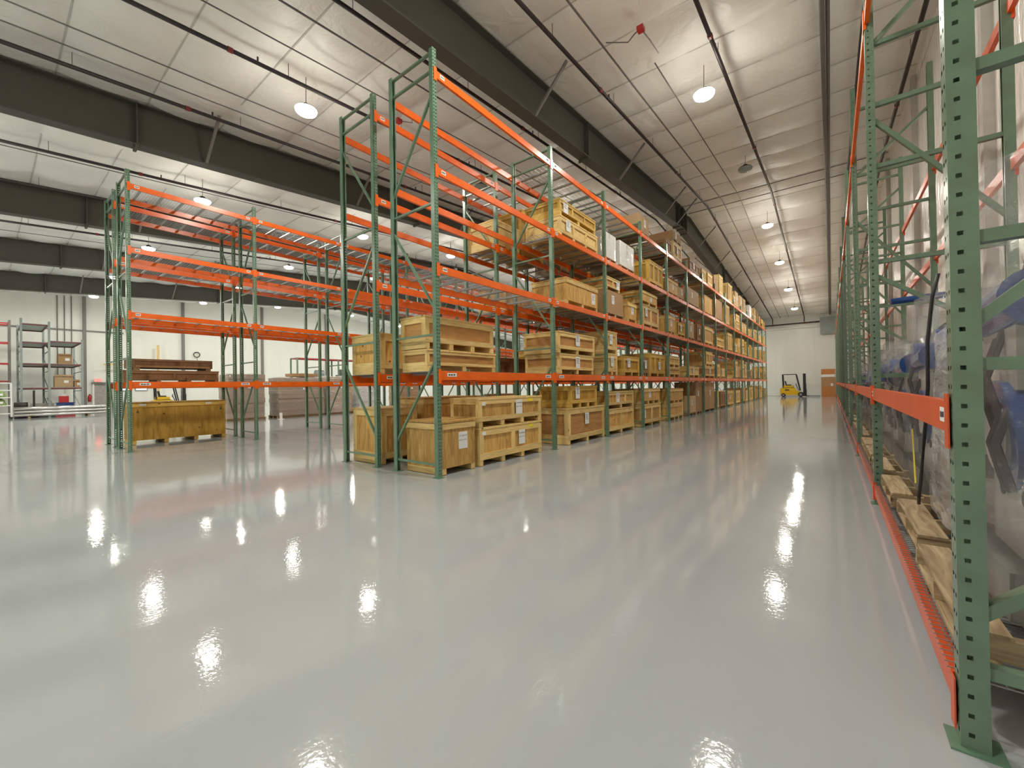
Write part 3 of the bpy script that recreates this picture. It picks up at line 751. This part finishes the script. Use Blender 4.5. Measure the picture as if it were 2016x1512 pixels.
# top beams
put('carton_pale', 4, 12.72, 13.66, 6.78, dp=1.05, tag=True); put('red', 4, 16.3, 17.43, 6.85, tag=True, pos='lower of two'); put('carton', 4, 16.3, 17.40, 7.27, zb=6.85, tag=True, pos='upper of two')
put('brown', 4, 15.4, 16.1, 6.7); put('brown', 4, 18.6, 20.3, 6.74, mids=2, tag=True); put('pale', 4, 20.7, 21.5, 6.75); put('pine', 4, 21.85, 22.9, 6.80, mids=0); put('carton', 4, 23.3, 24.2, 7.0, pos='left one')
put('pale', 4, 24.5, 25.5, 7.25, mids=1, pos='right one'); put('pine', 4, 26.9, 28.3, 7.25)
rr = random.Random(11)
for lev in range(5):
    for bay in range(9, 15):
        if lev < 3 and bay < 10 and lev in (0,): continue
        y = YA[bay] + .14; end = YA[bay + 1] - .12; k = 0
        while y < end - .6:
            L = min(end - y, rr.choice([.8, 1.0, 1.15, 1.3])); 
            if rr.random() < .87:
                room = (LZ[lev + 1] - .25 if lev < 4 else 7.3) - LZ[lev]
                h = rr.uniform(.45, .95) * min(room, 1.15); st = rr.choice(['pine', 'pine', 'pale', 'plain', 'red', 'gold', 'carton_pale', 'carton'])
                if lev == 4 and bay == 11 and k == 0:
                    st = 'wrapcarton'; h = 1.0
                pos = ('left one', 'right one', 'rightmost')[k]
                put(st, lev, y, y + L, LZ[lev] + h, pos=pos, mids=rr.choice([0, 1]), tag=rr.random() < .5)
                if h < room * .5 and st[:3] != 'car' and rr.random() < .6: put(rr.choice(['pine', 'pale', 'red']), lev, y, y + L * .95, LZ[lev] + min(2 * h, room), zb=LZ[lev] + h, pos=pos + ' on top', mids=0)
                k += 1
            y += L + .12
# --- rear half of the central rack
XBI = XA - 1.067 - .46 - .10      # inner face plane of row B (towards the aisle)
pb = dict(x=-6.27, dp=.9, rear=True)
put('pine', 0, 4.32, 5.12, 1.0, nsk=3, mids=0, **pb); put('plain', 0, 5.3, 6.9, 1.16, **pb)
put('pine', 1, 4.32, 5.40, 2.34, mids=0, **pb); put('brown', 1, 7.6, 9.2, 2.08, x=-6.5, dp=.7, rear=True)
put('pale', 3, 7.53, 8.5, 5.36, mids=0, **pb); put('gold', 3, 8.62, 9.6, 5.95, **pb)
for lev, a, b_, h, st in ((0, 7.7, 9.5, 1.0, 'gold'), (1, 9.3, 9.95, .7, 'gold'), (2, 7.9, 9.4, .6, 'plain'), (0, 10.3, 12.2, 1.2, 'brown'), (2, 10.4, 12.3, .8, 'gold'), (1, 10.4, 12, .5, 'brown'), (0, 12.9, 14.8, .9, 'gold'),
                          (1, 13, 14.6, .6, 'brown'), (3, 10.5, 12.2, .7, 'brown'), (3, 13, 14.8, .7, 'plain'), (2, 13.2, 14.7, .8, 'brown'), (0, 15.6, 17.3, 1, 'brown'), (1, 15.7, 17.2, .9, 'gold'), (2, 15.6, 17, .9, 'brown'), (3, 15.7, 17.4, .8, 'gold'),
                          (0, 18.2, 20.1, 1.1, 'gold'), (1, 18.1, 20, .8, 'brown'), (2, 18.3, 20.1, .9, 'gold'), (3, 18.2, 20, .8, 'brown'), (4, 10.2, 12, .7, 'brown'), (4, 15.6, 17.2, .8, 'gold')):
    put(st, lev, a, b_, LZ[lev] + h, mids=1, **pb)

# --- left double rack
t = crate('plaingold', 2.38, 4.45, -14.24, .98, 0, 1.10, 'huge plain golden plywood crate on the floor in the left rack', 'crates in the left rack', nsk=4, lid=.03)
for y in (-.72, .72):
    bx('white_tag', 'paper', (.018, y - .1, 1.02), (.003, .14, .045), t)
    for k in range(3): bx('upward_arrow', 'ink', (.003, y - .2 * (1 if y < 0 else -1) + (k - 1) * .018, .86 - abs(k - 1) * .02), (.003, .013, .10 - abs(k - 1) * .06), t)
t = crate('brown', 2.24, 4.30, -14.26, .9, 1.607, 1.94, 'long shallow brown crate on first beams of left rack, lower of two', 'crates in the left rack', nsk=4, mids=1)
t = thing('wooden_crate', 'long brown rounded-corner crate resting on top of the lower brown crate', 'crate', (-14.3, 3.28, 1.94), 0, 'crates in the left rack')
for y in (-.78, .78): bx('skid', 'pine_brown', (-.4, y, .035), (.8, .12, .07), t)
m_ = MB(); pts = []
for cx, cy, a0 in ((-.08, .82, 0), (-.82, .82, 90), (-.82, -.82, 180), (-.08, -.82, 270)):
    for k in range(5): a = R(a0 + k * 22.5); pts.append((cx + .08 * math.cos(a), cy + .08 * math.sin(a)))
n = len(pts); m_.v = [(a, b_, .07) for a, b_ in pts] + [(a, b_, .30) for a, b_ in pts]
m_.f = [tuple(range(n - 1, -1, -1)), tuple(range(n, 2 * n))] + [(i, (i + 1) % n, n + (i + 1) % n, n + i) for i in range(n)]
m_.build('rounded_box', 'ply_dark', t)
batten('batten', 'pine_brown', (.008, 0, .27), 'y', 1.62, .05, .014, 'x', t); batten('batten', 'pine_brown', (.008, 0, .10), 'y', 1.62, .05, .014, 'x', t)
for i, (a, b_, l, h) in enumerate(((12.7, 14.4, 1, .7), (15.4, 17, 0, 1.0), (18, 19.5, 1, .8), (20.6, 22.4, 0, 1.0), (23.2, 25, 1, .9), (10.2, 11.6, 1, .6))):
    crate('brown' if i % 2 else 'gold', a, b_, -12.75, .95, LZ[l], LZ[l] + h, f'{"dark brown" if i % 2 else "golden"} crate deep in the left rack {LNAME[l]}, number {i + 1} from camera end'.replace('number 1', 'first').replace('number 2', 'second').replace('number 3', 'third').replace('number 4', 'fourth').replace('number 5', 'fifth').replace('number 6', 'sixth'), 'crates in the left rack', near=False)

# ------------------------------------------------------------------ film-wrapped loads on the floor beyond the left rack
def wrapped_stack(y0, y1, x, h, label, mat='carton_grey', fm='film', seed=1, layers=9, dp=1.15):
    L = y1 - y0
    t = thing('wrapped_pallet', label, 'wrapped load', (x, (y0 + y1) / 2, 0), 0, 'wrapped loads beyond the left rack')
    for i in range(3): bx('stringer', 'pallet', (-.1 - (dp - .2) * i / 2, 0, .05), (.08, L, .1), t)
    bx('pallet_deck', 'pallet', (-dp / 2, 0, .11), (dp, L, .02), t)
    rnd = random.Random(seed); hh = (h - .12) / layers
    for i in range(layers):
        bx('cardboard_layer', mat, (-dp / 2 + rnd.uniform(-.02, .02), rnd.uniform(-.03, .03), .12 + hh * (i + .5)), (dp - .06, L - .1, hh - .006), t)
    shell(L + .02, dp + .02, h - .06, seed, .02, 48, 22, .012, 8).build('stretch_film', fm, t, (-dp / 2, 0, .09), smooth=True)
    bx('paper_label', 'paper', (.03, .1, h * .72), (.003, .14, .1), t)
    return t
wrapped_stack(6.72, 8.34, -21.3, 2.12, 'film-wrapped stack of brown cardboard sheets seen left of the second left-rack upright', seed=4)
wrapped_stack(8.86, 11.22, -21.3, 1.98, 'wide film-wrapped cardboard stack with white label, behind the second bay of left rack', seed=5)
wrapped_stack(11.5, 13.0, -21.6, 2.05, 'milky film-wrapped load with crumpled top next to the wide cardboard stack', 'carton_pale', 'film_milky', 6)
wrapped_stack(13.3, 14.7, -21.4, 1.7, 'white-topped wrapped load glimpsed behind the corner upright', 'white', 'film_milky', 8)
wrapped_stack(16.2, 18.0, -21.6, 1.9, 'film-wrapped cardboard load far behind the central rack', 'carton', 'film', 9)
t = thing('cardboard_carton', 'flat brown carton lying on top of the wide wrapped stack', 'carton', (-21.9, 10.3, 2.04))
bx('carton_body', 'carton', (0, 0, .08), (.8, 1.3, .16), t); bx('carton_tape', 'carton_pale', (.402, 0, .08), (.003, .08, .16), t)

# ------------------------------------------------------------------ plastic-wrapped machines in the wall rack
def machine(t, L, W, Hh, seed, blue=True):
    r_ = random.Random(seed)
    a_, c_ = ('blue', 'navy') if blue else ('navy', 'blue')
    bx('machine_base', 'cast', (0, 0, .10), (W * .86, L * .86, .20), t)
    bx('dark_filler', 'navy', (W * .10, L * .02, .2 + Hh * .26), (W * .5, L * .66, Hh * .52), t)  # added dark bulk, keeps the interior dark and blocks the wall behind
    bx('side_plate', 'castl', (-W * .30, -L * .10, .20 + Hh * .14), (.05, L * .62, Hh * .28), t)
    for k in range(2): MB().tube([(-W * .30 - .03, -L * .25 + L * .3 * k, Hh * .26), (-W * .30 - .02, -L * .25 + L * .3 * k, Hh * .26)], .035, 12).build('bore', 'black', t)
    MB().tube([(-W * .36, -L * .05, Hh * .40), (W * .36, -L * .07, Hh * .42)], L * .27, 22).build('motor', a_, t)
    MB().tube([(-W * .2, -L * .36, Hh * .24), (W * .3, -L * .36, Hh * .24)], L * .10, 18).build('roller', c_, t)
    bx('end_plate', 'cast', (W * .05, -L * .36, Hh * .52), (W * .6, .04, Hh * .30), t)
    MB().tube([(W * .0, -L * .36 - .03, Hh * .56), (W * .0, -L * .36 - .025, Hh * .56)], .045, 12).build('bore', 'black', t)
    MB().tube([(-W * .3, -L * .30, Hh * .80), (W * .36, -L * .30, Hh * .78)], L * .15, 18).build('drive_cover', a_, t)
    MB().tube([(-W * .38, -L * .05, Hh * .40), (-W * .355, -L * .05, Hh * .40)], L * .17, 18).build('flange', 'castl', t)
    bx('gearbox', 'cast', (0, L * .22, Hh * .52), (W * .62, L * .34, Hh * .20), t)
    bx('front_plate', 'castl', (-W * .32, L * .02, Hh * .60), (.04, L * .50, Hh * .16), t)
    MB().tube([(W * .05, L * .16, Hh * .62), (0, -L * .05, Hh * .80), (-W * .16, -L * .28, Hh * .86)], [L * .20, L * .19, L * .13], 18).build('arm', c_, t, smooth=True)
    MB().tube([(-W * .26, L * .34, Hh * .72), (-W * .28, -L * .30, Hh * .74)], L * .13, 16).build('housing', a_, t)
    MB().tube([(0, L * .1, Hh * .80), (0, L * .1, Hh * .97)], [L * .16, L * .08], 14).build('cap', c_, t)
    bx('bracket', 'cast', (-W * .22, L * .30, Hh * .30), (W * .36, L * .20, .12), t)
    for k in range(4):
        y_ = r_.uniform(-.3, .3) * L; z_ = Hh * r_.uniform(.25, .5)
        MB().tube([(-W * .38, y_, z_), (-W * .42, y_ + .05, z_ + .2), (-W * .34, y_ + .1, z_ + .42)], .016, 6).build('hose', 'black', t)
def wrapped_machine(y0, y1, x, dp, z, Hh, label, seed, fm='film', taper=.25, blue=True, amp=.05):
    L = y1 - y0
    t = thing('wrapped_machine', label, 'machine', (x + dp / 2, (y0 + y1) / 2, z), 0, 'film-wrapped machines in the wall rack')
    machine(t, L, dp, Hh * .93, seed, blue)
    shell(L, dp, Hh, seed, taper, 72, 52, amp, 4).build('stretch_film', fm, t, (0, 0, .01), smooth=False)
    return t
RG = 'pallets in the wall rack'
pallet(.39, 2.42, 3.50, 1.0, .222, 'weathered wooden pallet under the nearest wrapped machine in wall rack', RG)
wrapped_machine(2.50, 3.46, .50, .88, .352, 1.95, 'blue and grey machine wrapped in clear film beside the nearest right upright', 31, taper=.08, amp=.022)
pallet(.42, 3.70, 4.75, 1.0, .222, 'wooden pallet in wall rack carrying the white wrapped carton', RG)
t = thing('wrapped_carton', 'tall white carton in streaky stretch film just left of the nearest right upright', 'carton', (.98, 4.22, .352))
bx('carton_body', 'carton_grey', (.02, 0, .40), (.66, .76, .80), t); bx('carton_body', 'castl', (.02, 0, 1.02), (.56, .62, .42), t)
shell(.86, .78, 1.38, 12, .10, 48, 30, .015, 7).build('stretch_film', 'film_milky', t, (0, 0, .005), smooth=True)
pallet(.40, 4.93, 5.85, 1.0, .222, 'wooden pallet in wall rack under the leaning dark machine', RG)
wrapped_machine(4.95, 5.86, .55, .84, .352, 1.75, 'dark machine in clear film with blue cover, beside the second right upright', 23, taper=.2, amp=.05)
k = 0
for y0, hh, sd in ((6.18, 1.7, 44), (7.4, 1.5, 45), (8.55, 1.6, 46), (9.95, 1.5, 47), (11.05, 1.6, 48), (12.15, 1.3, 50), (13.6, 1.5, 51), (15.0, 1.4, 52), (17.2, 1.5, 53), (18.8, 1.3, 54)):
    nm = ords[k + 3]
    pallet(.40, y0, y0 + 1.0, 1.0, .222, f'wooden pallet at floor level of the wall rack, {nm} from the near end', RG, n=6)
    wrapped_machine(y0 + .03, y0 + .97, .56, .80, .352, hh, f'film-wrapped machine in the wall rack, {nm} load from the near end', sd, taper=.3, blue=k % 2 == 0, amp=.06)
    k += 1
# bulging blue covers and loose parts seen through the bay
t = thing('blue_cover', 'shiny blue plastic wrapped cover poking out above the middle wall-rack beam', 'cover', (.43, 6.5, 1.33))
m_ = shell(.45, .16, .14, 5, .3, 24, 8, .04, 3); m_.build('cover_body', 'blue', t, smooth=True)
shell(.50, .2, .17, 6, .2, 32, 12, .03, 3).build('stretch_film', 'film', t, (0, 0, -.012), smooth=True)
t = thing('blue_bar', 'blue padded bar lying across the top of the wrapped machines by the second upright', 'bar', (.55, 6.35, 2.24))
MB().tube([(0, 0, 0), (.55, .05, .03)], .035, 10).build('pad', 'blue', t)
t = thing('hanging_cable', 'dark purple cable hanging in front of the wrapped machines beside the nearest upright', 'cable', (.485, 4.0, 0))
MB().tube([(.09, -.1, 2.05), (.06, -.09, 1.9), (.035, -.07, 1.6), (.035, -.05, 1.3), (.03, .05, 1.0), (.02, .2, .62), (.02, .3, .48), (.03, .4, .40)], .011, 8).build('cable_run', 'black', t, smooth=True)
t = thing('yellow_tag', 'long yellow paper tag tucked beside the hanging cable', 'tag', (.50, 4.42, .55))
MB().b2(0, .003, -.03, .03, 0, .42).build('tag_sheet', 'yellow_tape', t).rotation_euler = (R(-14), 0, 0)

# ------------------------------------------------------------------ forklifts
def forklift(label, x, y, rz, s=1.0):
    t = thing('forklift', label, 'forklift', (x, y, 0), rz); t.scale = (s, s, s)
    # local +x forward; length ~1.95, width 1.0, height 2.1
    m_ = MB(); prof = [(-1.0, .16), (-1.03, .35), (-.98, .78), (-.80, .86), (.10, .80), (.18, .56), (.42, .52), (.52, .16)]
    n = len(prof); m_.v = [(a, -.46, b_) for a, b_ in prof] + [(a, .46, b_) for a, b_ in prof]
    m_.f = [tuple(range(n)), tuple(range(2 * n - 1, n - 1, -1))] + [((i + 1) % n, i, n + i, n + (i + 1) % n) for i in range(n)]
    m_.build('chassis', 'yellow', t)
    bx('hood', 'yellow', (-.42, 0, .93), (.78, .72, .20), t); bx('hood_band', 'black', (-.42, 0, .82), (.86, .94, .035), t)
    bx('seat', 'black', (-.42, 0, 1.07), (.42, .44, .09), t); bx('seat_back', 'black', (-.62, 0, 1.26), (.09, .42, .38), t, (0, R(-12), 0))
    bx('counterweight', 'yellow', (-1.0, 0, .5), (.10, .80, .5), t)
    for sy in (-1, 1):
        MB().bar((-.80, sy * .40, .85), (-.84, sy * .40, 2.02), .06, .09).build('rear_pillar', 'black', t)
        MB().bar((.48, sy * .42, .55), (.20, sy * .40, 2.0), .06, .08).build('front_pillar', 'black', t)
        for wx, r_ in ((.52, .21), (-.80, .16)):
            wh = MB().tube([(wx, sy * .36, r_), (wx, sy * .50, r_)], r_, 20).build('wheel', 'black', t)
            MB().tube([(wx, sy * .501, r_), (wx, sy * .51, r_)], r_ * .5, 14).build('wheel_hub', 'castl', wh)
    for k in range(6): bx('roof_bar', 'black', (-.78 + k * .19, 0, 2.04), (.04, .78, .03), t)
    for sy in (-1, 1): bx('roof_rail', 'black', (-.32, sy * .41, 2.04), (1.08, .06, .06), t)
    MB().bar((.36, 0, .55), (.16, 0, 1.10), .05, .05).build('steering_column', 'black', t)
    MB().tube([(.16 + .02 * math.cos(a), .16 * math.sin(a), 1.12 + .16 * math.cos(a) * .6) for a in [i * math.pi / 6 for i in range(13)]], .015, 6, False).build('steering_wheel', 'black', t)
    for sy in (-1, 1):
        bx('mast_rail', 'black', (.80, sy * .26, 1.08), (.20, .07, 2.04), t); bx('inner_mast_rail', 'black_gloss', (.80, sy * .18, 1.02), (.09, .05, 1.9), t)
        bx('fork', 'black', (1.42, sy * .22, .07), (1.0, .10, .035), t); bx('fork_shank', 'black', (.92, sy * .22, .35), (.04, .10, .55), t)
        MB().tube([(.74, sy * .10, .3), (.74, sy * .10, 1.85)], .03, 8).build('lift_cylinder', 'alu', t)
    for z in (.3, 1.15, 2.05): bx('mast_crossbar', 'black', (.80, 0, z), (.10, .60, .09), t)
    bx('carriage', 'black', (.90, 0, .52), (.05, .86, .42), t)
    for k in range(4): bx('load_backrest_bar', 'black', (.90, -.36 + .24 * k, .95), (.03, .03, .5), t)
    bx('number_plate', 'black', (-.5, -.465, .62), (.34, .006, .10), t)
    bx('beacon', 'alu', (.80, 0, 2.16), (.10, .12, .12), t)
forklift('yellow and black forklift parked side-on by the far end wall', -2.72, 45.9, 0)
forklift('yellow forklift half hidden behind the huge golden crate of the left rack', -38.6, 8.55, R(85))

# ------------------------------------------------------------------ far end of the aisle
t = thing('board_stack', 'orange-brown boards and cartons stacked against the far wall beside the wall rack', 'stack', (-.2, 46.6, 0))
bx('lower_carton', 'orange_wood', (0, 0, .45), (1.0, .9, .90), t); bx('middle_carton', 'carton', (0, 0, 1.32), (1.0, .9, .82), t)
bx('white_band', 'white', (-.02, 0, 1.86), (.98, .9, .22), t); bx('top_carton', 'orange_wood', (0, 0, 2.22), (1.0, .9, .46), t)
bx('white_tag', 'paper', (.25, -.455, 1.05), (.16, .006, .25), t)

# ------------------------------------------------------------------ along the left wall
def plain_rack(label, x, ys, hs, shelves, mat, dp=1.0, shelf_mat='grey', beam_mat='red', solid=True):
    t = thing('storage_rack', label, 'rack', (x, ys[0], 0))
    for i, y in enumerate(ys):
        for xx in (0, -dp): bx('upright_post', mat, (xx, y - ys[0], hs[i] / 2), (.09, .10, hs[i]), t)
        z = .3
        while z < hs[i] - 1.2:
            MB().bar((0, y - ys[0], z), (-dp, y - ys[0], z + 1.0), .045, .045).build('diagonal_brace', mat, t)
            MB().bar((0, y - ys[0], z), (-dp, y - ys[0], z), .04, .04).build('horizontal_brace', mat, t); z += 1.25
    for i, lv in enumerate(shelves):
        a, b_ = ys[i] - ys[0], ys[i + 1] - ys[0]
        for z in lv:
            for xx in (0, -dp): bx('shelf_beam', beam_mat, (xx, (a + b_) / 2, z), (.05, b_ - a - .10, .07), t)
            for yy in (a + .05, b_ - .05): bx('shelf_beam', beam_mat, (-dp / 2, yy, z), (dp - .1, .04, .07), t)
            if solid: bx('shelf_panel', shelf_mat, (-dp / 2, (a + b_) / 2, z + .05), (dp, b_ - a - .02, .03), t)
    return t
plain_rack('grey steel rack by the left wall, tall left bay stepping down to a lower bay', -38.3, [1.5, 2.62, 4.05], [5.95, 5.85, 4.85], [[1.72, 3.2, 4.5, 5.6], [1.72, 3.2, 4.62]], 'grey', dp=3.9, beam_mat='dull_red')
plain_rack('rack with red beams at the far left edge', -40.3, [-.9, 1.12], [6.0, 6.0], [[2.2, 3.3, 4.6, 5.8]], 'brace_grey', solid=False, beam_mat='red')
for args in ((-38.4, 3.3, 3.27, .7, .60, .55, 'carton', 'small brown carton on a middle shelf of the grey rack'), (-38.5, 3.25, 1.79, .8, .8, .7, 'carton_pale', 'open tan carton on the lowest shelf of the grey rack'),
             (-38.4, 3.82, 1.79, .5, .24, .4, 'carton', 'brown carton with white label at the right end of the grey rack shelf'), (-40.4, .3, 2.28, .8, .8, .7, 'carton', 'brown carton low on the red-beam rack')):
    x, y, z, dx, dy, dz, mt, lb = args
    t = thing('cardboard_carton', lb, 'carton', (x, y, z))
    bx('carton_body', mt, (-dx / 2, 0, dz / 2), (dx, dy, dz), t); bx('carton_flap', mt, (.02, 0, dz + .03), (.16, dy, .012), t, (0, R(35), 0)); bx('paper_label', 'paper', (.003, .1, dz * .5), (.003, .2, .16), t)
t = thing('pipe_bundle', 'bundle of long silver tubes lying on the floor near the left wall', 'tubes', (-36.4, 2.9, 0))
for i in range(5):
    for j in range(3): 
        L = 3.5 + .25 * ((i * 7 + j * 3) % 3); MB().tube([(-.19 * i, -1.75, .18 + .185 * j), (-.19 * i, L - 1.75, .18 + .185 * j)], .09, 10).build('tube', 'alu', t, smooth=True)
for y in (-1.2, 1.2): bx('timber_bearer', 'pallet', (-.4, y, .045), (1.2, .1, .09), t)
t = thing('storage_bin', 'blue plastic bin on a red base under the grey rack', 'bin', (-38.7, 3.3, 0))
bx('base', 'red', (0, 0, .12), (.7, .85, .24), t); bx('bin_body', 'blue', (0, 0, .52), (.6, .75, .56), t); bx('bin_rim', 'blue', (0, 0, .80), (.66, .81, .04), t)
t = thing('fuel_can', 'red can standing on the blue bin', 'can', (-38.7, 3.25, .822))
bx('can_body', 'red', (0, 0, .2), (.35, .42, .40), t); bx('can_cap', 'white', (0, .0, .46), (.16, .2, .12), t)
t = thing('floor_machine', 'beige floor machine with black base under the grey rack', 'machine', (-38.8, 2.3, 0))
bx('base', 'black', (0, 0, .15), (.9, 1.1, .30), t); bx('tank', 'castl', (0, .05, .55), (.7, .95, .5), t); bx('handle', 'castl', (0, .35, .95), (.4, .12, .4), t, (R(20), 0, 0))
t = thing('floor_lamp_stand', 'thin black post with base left of the beige floor machine', 'stand', (-37.6, 1.95, 0))
MB().tube([(0, 0, 0), (0, 0, 1.6)], .05, 8).build('post', 'black', t); bx('base', 'black', (0, 0, .04), (.4, .4, .08), t)
t = thing('steel_drum', 'dark drum standing at the foot of the grey rack', 'drum', (-37.7, 1.45, 0))
MB().tube([(0, 0, 0), (0, 0, .3), (0, 0, .31), (0, 0, .6), (0, 0, .61), (0, 0, .9)], [.27, .27, .28, .27, .28, .27], 18).build('drum_body', 'black', t, smooth=True); MB().tube([(.1, 0, .9), (.1, 0, .93)], .04, 8).build('bung', 'grey', t)
t = thing('wire_cart', 'white tubular cart holding green and yellow bags at the left edge', 'cart', (-36.6, .45, 0))
for a in (-.45, .45):
    for b_ in (-.6, .6):
        MB().tube([(a, b_, .12), (a, b_, 2.0)], .03, 8).build('cart_post', 'white', t); MB().tube([(a - .02, b_, .07), (a + .02, b_, .07)], .07, 10).build('caster', 'black', t)
for z in (.3, .75, 1.2, 1.6, 2.0):
    for a in (-.45, .45): MB().tube([(a, -.6, z), (a, .6, z)], .025, 6).build('cart_rail', 'white', t)
for z in (.75, 1.2): bx('cart_shelf', 'grey', (0, 0, z), (.88, 1.15, .02), t)
for (z, mt, lb) in ((.765, 'leaf_bag', 'dark green bag on the lower shelf of the white cart'), (1.215, 'leaf_bag', 'yellow-green bag on the upper shelf of the white cart')):
    t = thing('plastic_bag', lb, 'bag', (-36.55, .5, z)); shell(.8, .6, .36, int(z * 10), .35, 24, 8, .06, 3).build('bag_body', mt, t, smooth=True); bx('paper_label', 'paper', (.31, .2, .16), (.003, .12, .12), t)
t = thing('fire_extinguisher', 'red fire extinguisher hanging on the left wall beside the door', 'extinguisher', (-43.72, 4.98, .75))
MB().tube([(0, 0, 0), (0, 0, .42), (0, 0, .5)], [.09, .09, .04], 14).build('cylinder', 'red', t, smooth=True); bx('valve', 'black', (0, 0, .53), (.05, .09, .06), t); MB().tube([(.0, .04, .53), (.05, .1, .4), (.05, .08, .15)], .014, 6).build('hose', 'black', t)
# door
d = MB().b2(-43.88, -43.84, 5.24, 6.25, 0, 2.1).build('door_1', 'castl', kind='structure')
MB().b2(-43.86, -43.80, 5.14, 5.24, 0, 2.2).build('door_frame', 'white', d); MB().b2(-43.86, -43.80, 6.25, 6.35, 0, 2.2).build('door_frame', 'white', d)
MB().b2(-43.86, -43.70, 5.1, 6.4, 2.1, 2.2).build('door_head', 'brace_grey', d); MB().b2(-43.84, -43.76, 6.08, 6.18, 1.0, 1.05).build('door_handle', 'alu', d)
t = thing('exit_sign', 'glowing red EXIT sign above the door in the left wall', 'sign', (-43.74, 5.45, 2.36))
bx('housing', 'white', (-.03, 0, 0), (.05, .42, .26), t); bx('lit_panel', 'exit', (0, 0, 0), (.01, .38, .22), t)
inst('lettering', text_mesh('EXIT', .17, 'white'), (.007, 0, 0), t, (math.pi / 2, 0, math.pi / 2))
for yy, n_ in ((6.55, 1), (7.55, 2)):
    wd = MB().b2(-43.88, -43.83, yy, yy + .75, 1.52, 1.86).build(f'window_{n_}', 'brace_grey', kind='structure')
    MB().b2(-43.84, -43.82, yy + .05, yy + .70, 1.57, 1.81).build('pane', emis(f'pane_{n_}', (.9, .95, 1), 1.2), wd)
t = thing('timber_frame', 'tall thin timber post with side arm against the left wall, behind the left rack', 'frame', (-43.4, 8.9, 0))
batten('post', 'pine', (0, 0, 2.6), 'z', 5.2, .14, .1, 'x', t); batten('arm', 'pine', (0, -1.6, 3.55), 'y', 3.2, .1, .08, 'x', t)
t = thing('cable_coil', 'small black cable coil hanging on the left wall', 'coil', (-43.8, 11.6, 4.6))
MB().tube([(0, .22 * math.cos(a), .22 * math.sin(a)) for a in [i * math.pi / 8 for i in range(17)]], .035, 6, False).build('coil', 'black', t); MB().tube([(0, 0, -.2), (0, .05, -.8), (0, 0, -1.1)], .015, 5).build('lead', 'black', t); bx('plug', 'black', (0, 0, -1.15), (.05, .14, .12), t)
# far rack with red beams and dark machinery beyond the wrapped stacks
plain_rack('dark rack with red top beam beyond the wrapped cardboard stacks', -33.0, [15.2, 18.6, 22.0], [3.9, 3.9, 3.9], [[1.75, 3.85], [1.75, 3.85]], 'green', dp=1.1, solid=True, shelf_mat='grey')
for i, (y, dy, h, mt) in enumerate(((15.9, .9, .9, 'cast'), (17.2, 1.1, 1.2, 'grey'), (19.3, 1.0, 1.3, 'cast'), (20.8, .9, 1.0, 'carton'))):
    t = thing('machine_part', f'{["small cast", "larger grey", "tall cast", "boxed"][i]} machine part on the dark rack beyond the wrapped stacks', 'machine', (-33.5, y, 1.82))
    bx('body', mt, (0, 0, h * .3), (.7, dy, h * .6), t); MB().tube([(0, -dy * .3, h * .75), (0, dy * .3, h * .75)], h * .22, 14).build('drum', mt, t)
# bollard-like white post near wrapped stacks
t = thing('floor_post', 'short white post standing between the two cardboard stacks', 'post', (-20.4, 8.62, 0))
MB().tube([(0, 0, 0), (0, 0, .3)], .06, 10).build('post', 'white', t); bx('base_plate', 'white', (0, 0, .01), (.2, .2, .02), t)
# camera and fittings high on the far right corner
t = thing('wall_camera', 'white security camera with black hood at the far right wall', 'camera', (XR - .62, 40.0, 7.0))
bx('arm', 'white', (.3, 0, 0), (.6, .06, .06), t); MB().tube([(0, -.2, -.05), (0, .2, -.05)], .12, 12).build('camera_body', 'white', t)
